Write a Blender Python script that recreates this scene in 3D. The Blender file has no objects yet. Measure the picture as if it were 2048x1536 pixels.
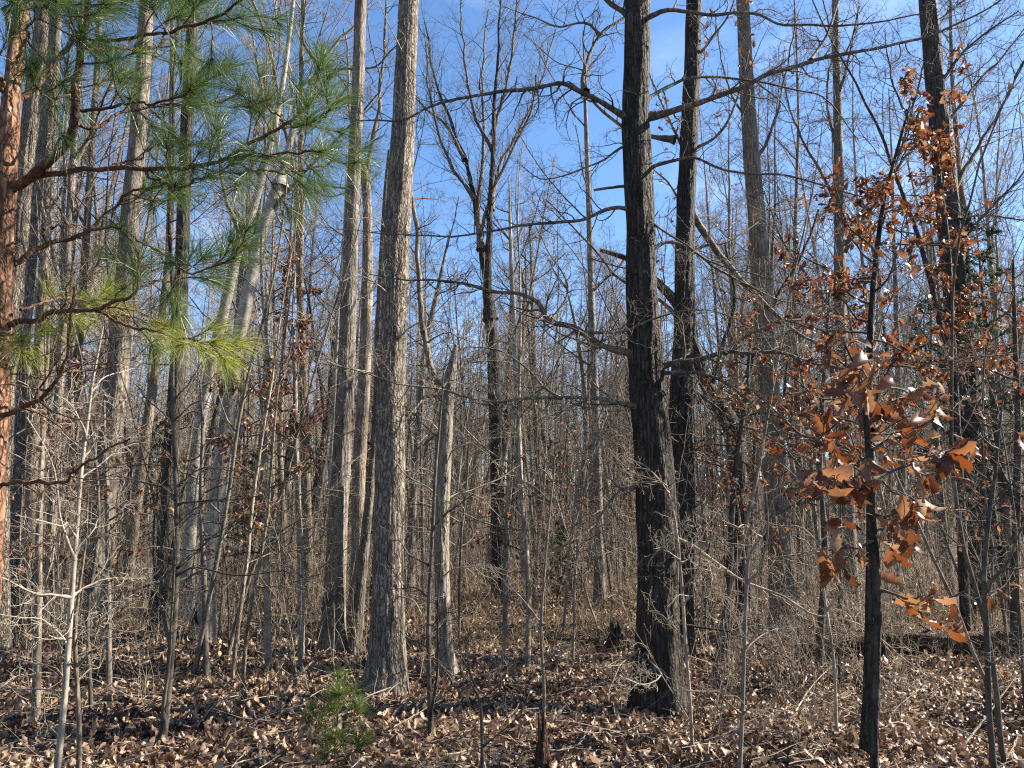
import bpy, math, random
import numpy as np
from mathutils import Vector, Matrix

rng = np.random.default_rng(11)
random.seed(11)
R = math.radians
scene = bpy.context.scene
col = scene.collection

# ------------------------------------------------------------------ camera, sky, sun, exposure
FPX, HOR, CAM_H = 1490.0, 1055.0, 1.55
PITCH = math.atan((HOR - 768) / FPX)
cam_d = bpy.data.cameras.new('camera')
cam_d.sensor_width = 36.0
cam_d.lens = 36.0 * FPX / 2048.0
cam_d.clip_start, cam_d.clip_end = 0.05, 2000
cam = bpy.data.objects.new('camera', cam_d)
col.objects.link(cam)
cam.location = (0, 0, CAM_H)
cam.rotation_euler = (R(90) + PITCH, 0, 0)
scene.camera = cam

SUN_AZ, SUN_EL = 77.0, 34.0            # clockwise from the view direction (+Y)
sun_vec = Vector((math.sin(R(SUN_AZ)) * math.cos(R(SUN_EL)), math.cos(R(SUN_AZ)) * math.cos(R(SUN_EL)), math.sin(R(SUN_EL))))
world = bpy.data.worlds.new('World')
scene.world = world
world.use_nodes = True
wn, wl = world.node_tree.nodes, world.node_tree.links
wn.clear()
sky = wn.new('ShaderNodeTexSky')
sky.sky_type = 'NISHITA'
sky.sun_disc = False
sky.sun_elevation = R(SUN_EL)
sky.sun_rotation = R(SUN_AZ)
sky.altitude = 200
sky.air_density, sky.dust_density, sky.ozone_density = 1.0, 0.3, 4.5
bg = wn.new('ShaderNodeBackground')
bg.inputs['Strength'].default_value = 0.07
wo = wn.new('ShaderNodeOutputWorld')
# thin, barely visible high cloud veil
tc = wn.new('ShaderNodeTexCoord')
mp = wn.new('ShaderNodeMapping'); mp.inputs['Scale'].default_value = (1.0, 1.0, 2.6)
nz = wn.new('ShaderNodeTexNoise'); nz.inputs['Scale'].default_value = 2.6; nz.inputs['Detail'].default_value = 7; nz.inputs['Roughness'].default_value = 0.6
rp = wn.new('ShaderNodeValToRGB')
rp.color_ramp.elements[0].position = 0.54; rp.color_ramp.elements[0].color = (0, 0, 0, 1)
rp.color_ramp.elements[1].position = 0.90; rp.color_ramp.elements[1].color = (0.30, 0.30, 0.30, 1)
mx = wn.new('ShaderNodeMix'); mx.data_type = 'RGBA'
mx.inputs['B'].default_value = (8.0, 8.6, 9.6, 1)
wl.new(tc.outputs['Generated'], mp.inputs['Vector']); wl.new(mp.outputs['Vector'], nz.inputs['Vector'])
wl.new(nz.outputs['Fac'], rp.inputs['Fac']); wl.new(rp.outputs['Color'], mx.inputs['Factor'])
hsv = wn.new('ShaderNodeHueSaturation'); hsv.inputs['Saturation'].default_value = 1.06
wl.new(sky.outputs['Color'], hsv.inputs['Color']); wl.new(hsv.outputs['Color'], mx.inputs['A'])
wl.new(mx.outputs['Result'], bg.inputs['Color'])
wl.new(bg.outputs['Background'], wo.inputs['Surface'])

sun_d = bpy.data.lights.new('sun', 'SUN')
sun_d.energy = 5.0
sun_d.angle = R(0.53)
sun_d.color = (1.0, 0.91, 0.77)
sun = bpy.data.objects.new('sun', sun_d)
col.objects.link(sun)
sun.rotation_euler = sun_vec.to_track_quat('Z', 'Y').to_euler()

vs = scene.view_settings
scene.display_settings.display_device = 'sRGB'
vs.view_transform = 'Standard'; vs.look = 'None'; vs.gamma = 1.0; vs.use_curve_mapping = False
vs.exposure = 2.0
scene.render.engine = 'CYCLES'
scene.cycles.max_bounces = 4
scene.cycles.diffuse_bounces = 2
scene.cycles.transmission_bounces = 3
scene.cycles.use_denoising = False
scene.cycles.filter_width = 1.2

# ------------------------------------------------------------------ geometry helpers
def ground_z(x, y):
    x = np.asarray(x, float); y = np.asarray(y, float)
    return (0.05 * np.sin(0.55 * x + 0.4 * y) + 0.035 * np.sin(1.3 * x - 0.7 * y + 1.0) + 0.02 * np.sin(2.9 * x + 2.1 * y)
            + np.clip((y - 30) / 90.0, 0, 4) ** 1.2 * 4.5)

cp, sp = math.cos(PITCH), math.sin(PITCH)
def ray(px, py):
    dx = (px - 1024.0) / FPX; dy = (768.0 - py) / FPX
    return np.array([dx, cp - dy * sp, sp + dy * cp])
def pix(px, py, Y):                      # the point on the plane at distance Y seen at that pixel of the photograph
    d = ray(px, py); t = Y / d[1]
    return np.array([d[0] * t, Y, CAM_H + d[2] * t])
def ground_at(px, py):
    d = ray(px, py); z = 0.0
    for _ in range(6):
        t = (z - CAM_H) / d[2]
        z = float(ground_z(d[0] * t, d[1] * t))
    return np.array([d[0] * t, d[1] * t, z])
def to_pix(p):
    x, y, z = p[0], p[1], p[2] - CAM_H
    w = y * cp + z * sp
    return 1024 + FPX * x / w, 768 - FPX * (-y * sp + z * cp) / w
def px_size(Y, px):                      # metres of px photo pixels at distance Y
    return px * Y / FPX

def nrm(v):
    return v / np.maximum(np.linalg.norm(v, axis=-1, keepdims=True), 1e-9)

def make_mesh(name, V, Q=None, T=None, mats=(), smooth=True, qmat=None, tmat=None):
    me = bpy.data.meshes.new(name)
    V = np.asarray(V, np.float32).reshape(-1, 3)
    Q = np.zeros((0, 4), np.int32) if Q is None else np.asarray(Q, np.int32).reshape(-1, 4)
    T = np.zeros((0, 3), np.int32) if T is None else np.asarray(T, np.int32).reshape(-1, 3)
    nq, nt = len(Q), len(T)
    me.vertices.add(len(V)); me.vertices.foreach_set('co', V.ravel())
    me.loops.add(nq * 4 + nt * 3)
    me.loops.foreach_set('vertex_index', np.concatenate([Q.ravel(), T.ravel()]).astype(np.int32))
    me.polygons.add(nq + nt)
    ls = np.concatenate([np.arange(nq) * 4, nq * 4 + np.arange(nt) * 3]).astype(np.int32)
    me.polygons.foreach_set('loop_start', ls)
    me.polygons.foreach_set('use_smooth', np.full(nq + nt, smooth, bool))
    for m in mats: me.materials.append(m)
    if qmat is not None:
        me.polygons.foreach_set('material_index', np.concatenate([np.asarray(qmat, np.int32), np.asarray(tmat if tmat is not None else np.zeros(nt), np.int32)]))
    me.update(calc_edges=True)
    return me

def new_obj(name, me, parent=None, loc=(0, 0, 0), rot=None):
    o = bpy.data.objects.new(name, me)
    col.objects.link(o)
    if parent is not None: o.parent = parent
    o.location = loc
    if rot is not None: o.rotation_euler = rot
    return o
def thing(name, label, cat, loc, group=None):
    o = bpy.data.objects.new(name, None)
    o.empty_display_size = 0.2
    col.objects.link(o)
    o.location = loc
    o['label'] = label; o['category'] = cat
    if group: o['group'] = group
    return o

class Geo:                                # collects tubes, triangles and quads into one mesh
    def __init__(s): s.V, s.Q, s.T, s.n = [], [], [], 0
    def add(s, V, Q=None, T=None):
        V = np.asarray(V, float).reshape(-1, 3)
        if Q is not None and len(Q): s.Q.append(np.asarray(Q, np.int64).reshape(-1, 4) + s.n)
        if T is not None and len(T): s.T.append(np.asarray(T, np.int64).reshape(-1, 3) + s.n)
        s.V.append(V); s.n += len(V)
    def tubes(s, P, Rd, k=4, ridge=None):
        P = np.asarray(P, float); Rd = np.asarray(Rd, float)
        B, N, _ = P.shape
        T = nrm(np.gradient(P, axis=1))
        m = nrm(P[:, -1] - P[:, 0])
        ref = np.where((np.abs(m[:, 2]) > 0.75)[:, None], np.array([1.0, 0, 0]), np.array([0, 0, 1.0]))[:, None, :]
        U = nrm(ref - (ref * T).sum(-1, keepdims=True) * T)
        W = np.cross(T, U)
        a = np.arange(k) * 2 * math.pi / k
        rr = Rd[:, :, None] * (np.ones(k) if ridge is None else ridge)
        ring = P[:, :, None, :] + rr[..., None] * (np.cos(a)[None, None, :, None] * U[:, :, None, :] + np.sin(a)[None, None, :, None] * W[:, :, None, :])
        b = np.arange(B)[:, None, None] * N * k
        i = np.arange(N - 1)[None, :, None] * k
        j = np.arange(k)[None, None, :]; j2 = (j + 1) % k
        q = np.stack([b + i + j, b + i + j2, b + i + k + j2, b + i + k + j], -1)
        s.add(ring.reshape(-1, 3), q.reshape(-1, 4))
    def mesh(s, name, mats, smooth=True, offset=None):
        V = np.concatenate(s.V) if s.V else np.zeros((0, 3))
        if offset is not None: V = V - np.asarray(offset)
        return make_mesh(name, V, np.concatenate(s.Q) if s.Q else None, np.concatenate(s.T) if s.T else None, mats, smooth)

def spline(pts, n):                       # Catmull-Rom through pts (m, d) -> (n, d), evenly along its length
    p = np.asarray(pts, float)
    if len(p) == 2: return p[0] + np.linspace(0, 1, n)[:, None] * (p[1] - p[0])
    e = np.vstack([2 * p[0] - p[1], p, 2 * p[-1] - p[-2]])
    out = []
    for i in range(len(p) - 1):
        a, b, c, d = e[i:i + 4]
        t = np.linspace(0, 1, 12, endpoint=False)[:, None]
        out.append(0.5 * (2 * b + (c - a) * t + (2 * a - 5 * b + 4 * c - d) * t ** 2 + (3 * b - a - 3 * c + d) * t ** 3))
    out.append(p[-1:]); o = np.vstack(out)
    s = np.concatenate([[0], np.cumsum(np.linalg.norm(np.diff(o[:, :3], axis=0), axis=1))])
    u = np.linspace(0, s[-1], n)
    return np.stack([np.interp(u, s, o[:, k]) for k in range(o.shape[1])], 1)

def grow(base, d, length, N, wander=0.2, up=0.0):
    d = nrm(d); p = base.copy(); out = [p]
    step = (np.asarray(length) / N)[:, None]
    for _ in range(N):
        d = nrm(d + rng.normal(0, wander, d.shape) + np.array([0, 0, up]))
        p = p + d * step; out.append(p)
    return np.stack(out, 1)

def spawn(P, Rd, per, t0, t1, ang, length, N, wander=0.2, up=0.0, rf=0.6, rtip=0.002, taper=0.6, rel=True, rmax=None):
    """children of the branches P (B,N,3): positions, radii. length = (lo, hi), in parts of the parent's length or metres"""
    B, M = P.shape[0], P.shape[1]
    idx = np.repeat(np.arange(B), per); n = len(idx)
    if n == 0: return np.zeros((0, N + 1, 3)), np.zeros((0, N + 1))
    t = t0 + (t1 - t0) * ((np.tile(np.arange(per), B) + rng.random(n)) / per)
    s = t * (M - 1); i = np.clip(s.astype(int), 0, M - 2); f = (s - i)[:, None]
    p0, p1 = P[idx, i], P[idx, i + 1]
    base = p0 + (p1 - p0) * f
    T = nrm(p1 - p0)
    v = rng.normal(0, 1, (n, 3)); v = nrm(v - (v * T).sum(1, keepdims=True) * T)
    a = np.radians(rng.uniform(ang[0], ang[1], n))[:, None]
    d = np.cos(a) * T + np.sin(a) * v
    plen = np.linalg.norm(np.diff(P, axis=1), axis=2).sum(1)[idx] if rel else 1.0
    L = rng.uniform(length[0], length[1], n) * plen * (1 - taper * (t - t0) / max(t1 - t0, 1e-6))
    C = grow(base, d, L, N, wander, up)
    r0 = (Rd[idx, i] + (Rd[idx, i + 1] - Rd[idx, i]) * f[:, 0]) * rf * rng.uniform(0.7, 1.1, n)
    if rmax: r0 = np.minimum(r0, rmax)
    r0 = np.maximum(r0, rtip)
    rr = r0[:, None] * (1 - np.linspace(0, 1, N + 1) ** 0.9) + rtip * np.linspace(0, 1, N + 1)
    return C, rr

# ------------------------------------------------------------------ materials
def node_mat(name):
    m = bpy.data.materials.new(name); m.use_nodes = True
    n, l = m.node_tree.nodes, m.node_tree.links
    n.clear()
    out = n.new('ShaderNodeOutputMaterial')
    return m, n, l, out
def dim(c, f): return tuple(x * f for x in c)
BARK_F, LEAF_F = 0.66, 0.72               # real bark and dead leaves are darker than they look in sunlight
def ramp(n, stops):
    r = n.new('ShaderNodeValToRGB'); e = r.color_ramp.elements
    while len(e) > 1: e.remove(e[-1])
    e[0].position, e[0].color = stops[0][0], (*stops[0][1], 1)
    for p, c in stops[1:]:
        x = e.new(p); x.color = (*c, 1)
    return r
def noise(n, l, vec, scale, detail=4, rough=0.6):
    t = n.new('ShaderNodeTexNoise'); t.inputs['Scale'].default_value = scale
    t.inputs['Detail'].default_value = detail; t.inputs['Roughness'].default_value = rough
    l.new(vec, t.inputs['Vector']); return t
def mapping(n, l, vec, scale):
    m = n.new('ShaderNodeMapping'); m.inputs['Scale'].default_value = scale
    l.new(vec, m.inputs['Vector']); return m.outputs['Vector']
def mixc(n, l, fac, a, b, mode='MIX'):
    m = n.new('ShaderNodeMix'); m.data_type = 'RGBA'; m.blend_type = mode
    for s, v in (('Factor', fac), ('A', a), ('B', b)):
        if hasattr(v, 'is_output'): l.new(v, m.inputs[s])
        elif s == 'Factor': m.inputs[s].default_value = v
        else: m.inputs[s].default_value = (*v, 1)
    return m.outputs['Result']

def bark(name, dark, mid, light, stretch=0.12, scale=38, bump=0.6, lichen=None, lich_at=0.62, vary=0.35, bands=None, depth=0.018):
    dark, mid, light = dim(dark, BARK_F * 0.8), dim(mid, BARK_F), dim(light, BARK_F)
    if lichen: lichen = dim(lichen, BARK_F)
    if bands: bands = dim(bands, BARK_F)
    m, n, l, out = node_mat(name)
    tc = n.new('ShaderNodeTexCoord'); oi = n.new('ShaderNodeObjectInfo')
    v = mapping(n, l, tc.outputs['Object'], (1, 1, stretch))
    a = noise(n, l, v, scale, 6, 0.65)
    vo = n.new('ShaderNodeTexVoronoi'); vo.feature = 'DISTANCE_TO_EDGE'; vo.inputs['Scale'].default_value = scale * 0.8
    wob = noise(n, l, tc.outputs['Object'], 9, 3)
    vv = mixc(n, l, 0.06, v, wob.outputs['Color'])
    l.new(vv, vo.inputs['Vector'])
    c = ramp(n, [(0.28, dark), (0.5, mid), (0.72, light)])
    l.new(a.outputs['Fac'], c.inputs['Fac'])
    crack = ramp(n, [(0.0, (0.22, 0.20, 0.18)), (0.17, (1, 1, 1))]); l.new(vo.outputs['Distance'], crack.inputs['Fac'])
    colr = mixc(n, l, 0.9 if bump > 0.7 else 0.6 if bump > 0.3 else 0.3, c.outputs['Color'], crack.outputs['Color'], 'MULTIPLY')
    big = noise(n, l, tc.outputs['Object'], 2.3, 4)
    patch = ramp(n, [(0.36, (0.58, 0.57, 0.55)), (0.5, (0.95, 0.94, 0.92)), (0.66, (1.25, 1.22, 1.16))]); l.new(big.outputs['Fac'], patch.inputs['Fac'])
    colr = mixc(n, l, 0.8, colr, patch.outputs['Color'], 'MULTIPLY')
    if lichen:
        ln = noise(n, l, tc.outputs['Object'], 7, 8, 0.7)
        lr = ramp(n, [(lich_at, (0, 0, 0)), (lich_at + 0.08, (1, 1, 1))]); l.new(ln.outputs['Fac'], lr.inputs['Fac'])
        colr = mixc(n, l, lr.outputs['Color'], colr, lichen)
    if bands:
        bn = noise(n, l, mapping(n, l, tc.outputs['Object'], (3, 3, 30)), 1.6, 4)
        br = ramp(n, [(0.60, (0, 0, 0)), (0.68, (1, 1, 1))]); l.new(bn.outputs['Fac'], br.inputs['Fac'])
        colr = mixc(n, l, br.outputs['Color'], colr, bands)
    mr = n.new('ShaderNodeMapRange'); mr.inputs['To Min'].default_value = 1 - vary; mr.inputs['To Max'].default_value = 1 + vary
    l.new(oi.outputs['Random'], mr.inputs['Value'])
    hs = n.new('ShaderNodeHueSaturation'); l.new(colr, hs.inputs['Color']); l.new(mr.outputs['Result'], hs.inputs['Value'])
    b = n.new('ShaderNodeBsdfPrincipled'); b.inputs['Roughness'].default_value = 0.85
    b.inputs['Specular IOR Level'].default_value = 0.25
    l.new(hs.outputs['Color'], b.inputs['Base Color'])
    h = n.new('ShaderNodeMath'); h.operation = 'MULTIPLY_ADD'; h.inputs[1].default_value = 0.7
    l.new(a.outputs['Fac'], h.inputs[0])
    cl = n.new('ShaderNodeMath'); cl.operation = 'MINIMUM'; cl.inputs[1].default_value = 0.25; l.new(vo.outputs['Distance'], cl.inputs[0])
    cm = n.new('ShaderNodeMath'); cm.operation = 'MULTIPLY'; cm.inputs[1].default_value = 2.4; l.new(cl.outputs[0], cm.inputs[0])
    l.new(cm.outputs[0], h.inputs[2])
    bp = n.new('ShaderNodeBump'); bp.inputs['Strength'].default_value = bump; bp.inputs['Distance'].default_value = depth
    l.new(h.outputs[0], bp.inputs['Height']); l.new(bp.outputs['Normal'], b.inputs['Normal'])
    l.new(b.outputs['BSDF'], out.inputs['Surface'])
    return m

M = {}
M['pale_furrowed'] = bark('pale_furrowed_bark', (0.13, 0.105, 0.085), (0.30, 0.255, 0.205), (0.46, 0.40, 0.33), 0.22, 40, 1.0, None, vary=0.0)
M['grey_bark'] = bark('grey_bark', (0.12, 0.10, 0.085), (0.26, 0.225, 0.185), (0.40, 0.355, 0.30), 0.14, 30, 0.6, (0.42, 0.43, 0.37), 0.64, vary=0.3)
M['tan_bark'] = bark('tan_bark', (0.14, 0.105, 0.075), (0.29, 0.235, 0.175), (0.43, 0.36, 0.28), 0.15, 30, 0.5, (0.40, 0.40, 0.33), 0.68, vary=0.3)
M['dark_bark'] = bark('dark_bark', (0.035, 0.029, 0.024), (0.085, 0.072, 0.060), (0.17, 0.148, 0.125), 0.14, 32, 0.8, (0.25, 0.26, 0.22), 0.66, vary=0.2)
M['oak_bark'] = bark('dark_oak_bark', (0.022, 0.018, 0.015), (0.065, 0.055, 0.045), (0.15, 0.13, 0.105), 0.13, 36, 1.0, (0.27, 0.28, 0.24), 0.67, vary=0.0)
M['limb_bark'] = bark('grey_limb_bark', (0.09, 0.075, 0.062), (0.20, 0.17, 0.14), (0.36, 0.315, 0.26), 0.4, 30, 0.4, (0.32, 0.33, 0.28), 0.62, vary=0.15)
M['white_bark'] = bark('smooth_white_bark', (0.30, 0.275, 0.235), (0.46, 0.425, 0.37), (0.60, 0.56, 0.50), 0.6, 14, 0.15, (0.30, 0.29, 0.25), 0.66, vary=0.05, bands=(0.22, 0.20, 0.17))
M['sapling_bark'] = bark('smooth_sapling_bark', (0.14, 0.12, 0.095), (0.27, 0.235, 0.19), (0.40, 0.355, 0.295), 0.4, 20, 0.2, (0.44, 0.43, 0.37), 0.60, vary=0.45)
M['beige_bark'] = bark('smooth_beige_bark', (0.26, 0.23, 0.19), (0.42, 0.375, 0.31), (0.54, 0.49, 0.42), 0.4, 20, 0.25, (0.24, 0.22, 0.18), 0.62, vary=0.05)
M['dark_sapling_bark'] = bark('dark_sapling_bark', (0.05, 0.043, 0.036), (0.115, 0.098, 0.08), (0.21, 0.185, 0.15), 0.4, 20, 0.3, (0.30, 0.30, 0.26), 0.64, vary=0.3)
M['pine_bark'] = bark('orange_pine_bark', (0.13, 0.06, 0.035), (0.32, 0.165, 0.10), (0.46, 0.27, 0.18), 0.35, 40, 0.9, (0.40, 0.34, 0.28), 0.62, vary=0.0)
M['pine_limb'] = bark('brown_pine_limb_bark', (0.07, 0.036, 0.024), (0.16, 0.085, 0.055), (0.26, 0.155, 0.105), 0.5, 45, 0.6, None, vary=0.15)
M['rotten_wood'] = bark('rotten_red_brown_wood', (0.045, 0.022, 0.013), (0.125, 0.065, 0.04), (0.23, 0.13, 0.085), 0.08, 34, 0.9, (0.22, 0.20, 0.15), 0.66, vary=0.1)
M['twig'] = bark('twig_bark', (0.20, 0.155, 0.11), (0.40, 0.325, 0.24), (0.56, 0.47, 0.36), 0.5, 20, 0.1, None, vary=0.3)
M['dead_twig'] = bark('weathered_dead_twig', (0.26, 0.225, 0.18), (0.42, 0.375, 0.31), (0.56, 0.51, 0.44), 0.5, 20, 0.1, None, vary=0.2)

def leafmat(name, stops, trans=0.4, rough=0.55, hue=0.0):
    stops = [(p, dim(c, LEAF_F)) for p, c in stops]
    m, n, l, out = node_mat(name)
    oi = n.new('ShaderNodeObjectInfo'); ge = n.new('ShaderNodeNewGeometry'); tc = n.new('ShaderNodeTexCoord')
    ad = n.new('ShaderNodeMath'); ad.operation = 'ADD'; l.new(oi.outputs['Random'], ad.inputs[0]); l.new(ge.outputs['Random Per Island'], ad.inputs[1])
    fr = n.new('ShaderNodeMath'); fr.operation = 'FRACT'; l.new(ad.outputs[0], fr.inputs[0])
    r = ramp(n, stops); l.new(fr.outputs[0], r.inputs['Fac'])
    nn = noise(n, l, tc.outputs['Object'], 55, 4)
    nr = ramp(n, [(0.3, (0.65, 0.62, 0.6)), (0.7, (1.15, 1.15, 1.15))]); l.new(nn.outputs['Fac'], nr.inputs['Fac'])
    c = mixc(n, l, 0.7, r.outputs['Color'], nr.outputs['Color'], 'MULTIPLY')
    b = n.new('ShaderNodeBsdfPrincipled'); b.inputs['Roughness'].default_value = rough; l.new(c, b.inputs['Base Color'])
    b.inputs['Specular IOR Level'].default_value = 0.35
    t = n.new('ShaderNodeBsdfTranslucent')
    sat = n.new('ShaderNodeHueSaturation'); sat.inputs['Saturation'].default_value = 1.12; sat.inputs['Value'].default_value = 1.0; l.new(c, sat.inputs['Color'])
    l.new(sat.outputs['Color'], t.inputs['Color'])
    mix = n.new('ShaderNodeMixShader'); mix.inputs[0].default_value = trans
    l.new(b.outputs['BSDF'], mix.inputs[1]); l.new(t.outputs['BSDF'], mix.inputs[2])
    l.new(mix.outputs['Shader'], out.inputs['Surface'])
    return m
M['rust_leaf'] = leafmat('rust_oak_leaf', [(0, (0.12, 0.042, 0.022)), (0.3, (0.21, 0.075, 0.036)), (0.6, (0.30, 0.125, 0.06)), (0.85, (0.39, 0.205, 0.11)), (1, (0.50, 0.34, 0.22))], 0.38, 0.38)
M['maroon_leaf'] = leafmat('maroon_oak_leaf', [(0, (0.11, 0.04, 0.024)), (0.5, (0.20, 0.078, 0.045)), (0.85, (0.29, 0.13, 0.07)), (1, (0.40, 0.23, 0.14))], 0.35, 0.4)
M['tan_leaf'] = leafmat('pale_tan_leaf', [(0, (0.17, 0.075, 0.042)), (0.4, (0.26, 0.125, 0.07)), (0.8, (0.36, 0.20, 0.12)), (1, (0.46, 0.31, 0.2))], 0.33, 0.4)
M['litter_leaf'] = leafmat('fallen_leaf', [(0, (0.10, 0.058, 0.036)), (0.25, (0.21, 0.125, 0.077)), (0.5, (0.33, 0.21, 0.135)), (0.75, (0.45, 0.31, 0.205)), (0.93, (0.56, 0.42, 0.29)), (1, (0.60, 0.46, 0.26))], 0.15, 0.5)
M['damp_leaf'] = leafmat('damp_dark_leaf', [(0, (0.045, 0.025, 0.017)), (0.5, (0.10, 0.056, 0.036)), (0.9, (0.19, 0.115, 0.075)), (1, (0.30, 0.20, 0.13))], 0.1, 0.4)
M['dry_grass'] = leafmat('dry_straw_grass', [(0, (0.26, 0.175, 0.09)), (0.5, (0.42, 0.30, 0.165)), (1, (0.56, 0.43, 0.26))], 0.35, 0.6)
M['needle'] = leafmat('long_pine_needle', [(0, (0.055, 0.105, 0.038)), (0.5, (0.095, 0.16, 0.055)), (0.85, (0.155, 0.22, 0.075)), (1, (0.26, 0.28, 0.09))], 0.45, 0.35)
M['needle_backlit'] = leafmat('backlit_pine_needle', [(0, (0.16, 0.21, 0.04)), (0.5, (0.30, 0.34, 0.065)), (1, (0.48, 0.47, 0.12))], 0.5, 0.4)  # same needles where sun shines through, the backlight painted in as yellow-green
M['cedar'] = leafmat('cedar_foliage', [(0, (0.022, 0.045, 0.022)), (0.6, (0.04, 0.075, 0.035)), (1, (0.075, 0.11, 0.05))], 0.25, 0.5)

def ground_mat():
    m, n, l, out = node_mat('leafy_forest_soil')
    tc = n.new('ShaderNodeTexCoord')
    v = n.new('ShaderNodeTexVoronoi'); v.inputs['Scale'].default_value = 14; l.new(tc.outputs['Object'], v.inputs['Vector'])
    r = ramp(n, [(0, (0.035, 0.021, 0.013)), (0.35, (0.07, 0.042, 0.026)), (0.65, (0.13, 0.08, 0.048)), (1, (0.24, 0.16, 0.10))])
    l.new(v.outputs['Color'], r.inputs['Fac'])
    big = noise(n, l, tc.outputs['Object'], 0.8, 5)
    br = ramp(n, [(0.35, (0.6, 0.56, 0.52)), (0.65, (1.1, 1.1, 1.05))]); l.new(big.outputs['Fac'], br.inputs['Fac'])
    c = mixc(n, l, 1.0, r.outputs['Color'], br.outputs['Color'], 'MULTIPLY')
    b = n.new('ShaderNodeBsdfPrincipled'); b.inputs['Roughness'].default_value = 0.9; l.new(c, b.inputs['Base Color'])
    fine = noise(n, l, tc.outputs['Object'], 60, 5)
    hh = n.new('ShaderNodeMath'); hh.operation = 'ADD'; l.new(v.outputs['Distance'], hh.inputs[0]); l.new(fine.outputs['Fac'], hh.inputs[1])
    bp = n.new('ShaderNodeBump'); bp.inputs['Strength'].default_value = 0.9; bp.inputs['Distance'].default_value = 0.03
    l.new(hh.outputs[0], bp.inputs['Height']); l.new(bp.outputs['Normal'], b.inputs['Normal'])
    l.new(b.outputs['BSDF'], out.inputs['Surface'])
    return m

# ------------------------------------------------------------------ the ground
def build_ground():
    xs = np.concatenate([np.linspace(-400, -30, 20, endpoint=False), np.linspace(-30, 30, 201), np.linspace(30, 400, 21)[1:]])
    ys = np.concatenate([np.linspace(-400, -6, 20, endpoint=False), np.linspace(-6, 40, 185), np.linspace(40, 500, 24)[1:]])
    X, Y = np.meshgrid(xs, ys)
    Z = ground_z(X, Y) + rng.normal(0, 0.006, X.shape)
    V = np.stack([X, Y, Z], -1).reshape(-1, 3)
    nx = len(xs); i, j = np.meshgrid(np.arange(len(ys) - 1), np.arange(nx - 1), indexing='ij')
    a = i * nx + j
    Q = np.stack([a, a + 1, a + nx + 1, a + nx], -1).reshape(-1, 4)
    o = new_obj('ground', make_mesh('ground', V, Q, None, [ground_mat()]))
    o['kind'] = 'structure'
    o['label'] = 'brown forest floor covered in fallen leaves'
    return o
ground = build_ground()

# ------------------------------------------------------------------ leaves
def leaf_template(kind, seed):
    """a leaf lying in XY, tip along +Y, unit length, stem at the origin; (V, T)"""
    q = np.random.default_rng(seed)
    if kind == 'lobed':
        ts = np.array([0.0, 0.16, 0.26, 0.38, 0.50, 0.62, 0.74, 0.86])
        w = np.array([0.012, 0.09, 0.17, 0.115, 0.235, 0.15, 0.21, 0.12])
    elif kind == 'oval':
        ts = np.array([0.0, 0.15, 0.4, 0.7, 0.88]); w = np.array([0.012, 0.14, 0.26, 0.22, 0.1])
    else:
        ts = np.array([0.0, 0.45]); w = np.array([0.04, 0.30])
    w = w * q.uniform(0.85, 1.2, len(w))
    curl, bend, twist = q.uniform(0.5, 2.2), q.uniform(-1.6, 1.6), q.uniform(-0.8, 0.8)
    V = []
    for t, ww in zip(ts, w):
        for s in (-1, 0, 1):
            x = s * ww; z = abs(x) ** 1.3 * curl + (0.03 * q.normal() if s else 0)
            V.append((x + 0.06 * twist * t * t, t, z + twist * x * t))
    V.append((0.06 * twist, 1.0, 0.0))
    V = np.array(V)
    y = V[:, 1].copy(); ang = bend * y
    if abs(bend) > 0.05:
        V[:, 1] = np.sin(ang) / bend + 0 * y
        V[:, 2] += (1 - np.cos(ang)) / bend
    T = []
    for i in range(len(ts) - 1):
        a = i * 3
        for s in (0, 1):
            T += [(a + s, a + s + 1, a + s + 4), (a + s, a + s + 4, a + s + 3)]
    a = (len(ts) - 1) * 3
    T += [(a, a + 1, a + 3), (a + 1, a + 2, a + 3)]
    return V, np.array(T)

LOBED = [leaf_template('lobed', s) for s in range(8)]
OVAL = [leaf_template('oval', s) for s in range(20, 26)]
SIMPLE = [leaf_template('simple', s) for s in range(40, 48)]

def frames(tip, nor):
    """rotation matrices whose +Y is tip and +Z near nor: (n,3,3) columns x,y,z"""
    y = nrm(tip); z = nrm(nor - (nor * y).sum(1, keepdims=True) * y); x = np.cross(y, z)
    return np.stack([x, y, z], -1)

def scatter_leaves(geo, tmpl, pos, rot, size):
    which = rng.integers(0, len(tmpl), len(pos))
    for k, (V, T) in enumerate(tmpl):
        s = np.nonzero(which == k)[0]
        if not len(s): continue
        W = np.einsum('nij,vj->nvi', rot[s], V) * size[s][:, None, None] + pos[s][:, None, :]
        geo.add(W.reshape(-1, 3), None, (T[None] + (np.arange(len(s)) * len(V))[:, None, None]).reshape(-1, 3))

def leaf_meshes(tmpl, mat, name='leaf'):
    return [make_mesh(name, V, None, T, [mat]) for V, T in tmpl]

def leaf_objects(meshes, parent, pos, rot, size, name='leaf'):
    for k in range(len(pos)):
        o = bpy.data.objects.new(name, meshes[k % len(meshes)])
        col.objects.link(o); o.parent = parent
        m = np.eye(4); m[:3, :3] = rot[k] * size[k]; m[:3, 3] = pos[k]
        o.matrix_basis = Matrix(m.tolist())

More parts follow.
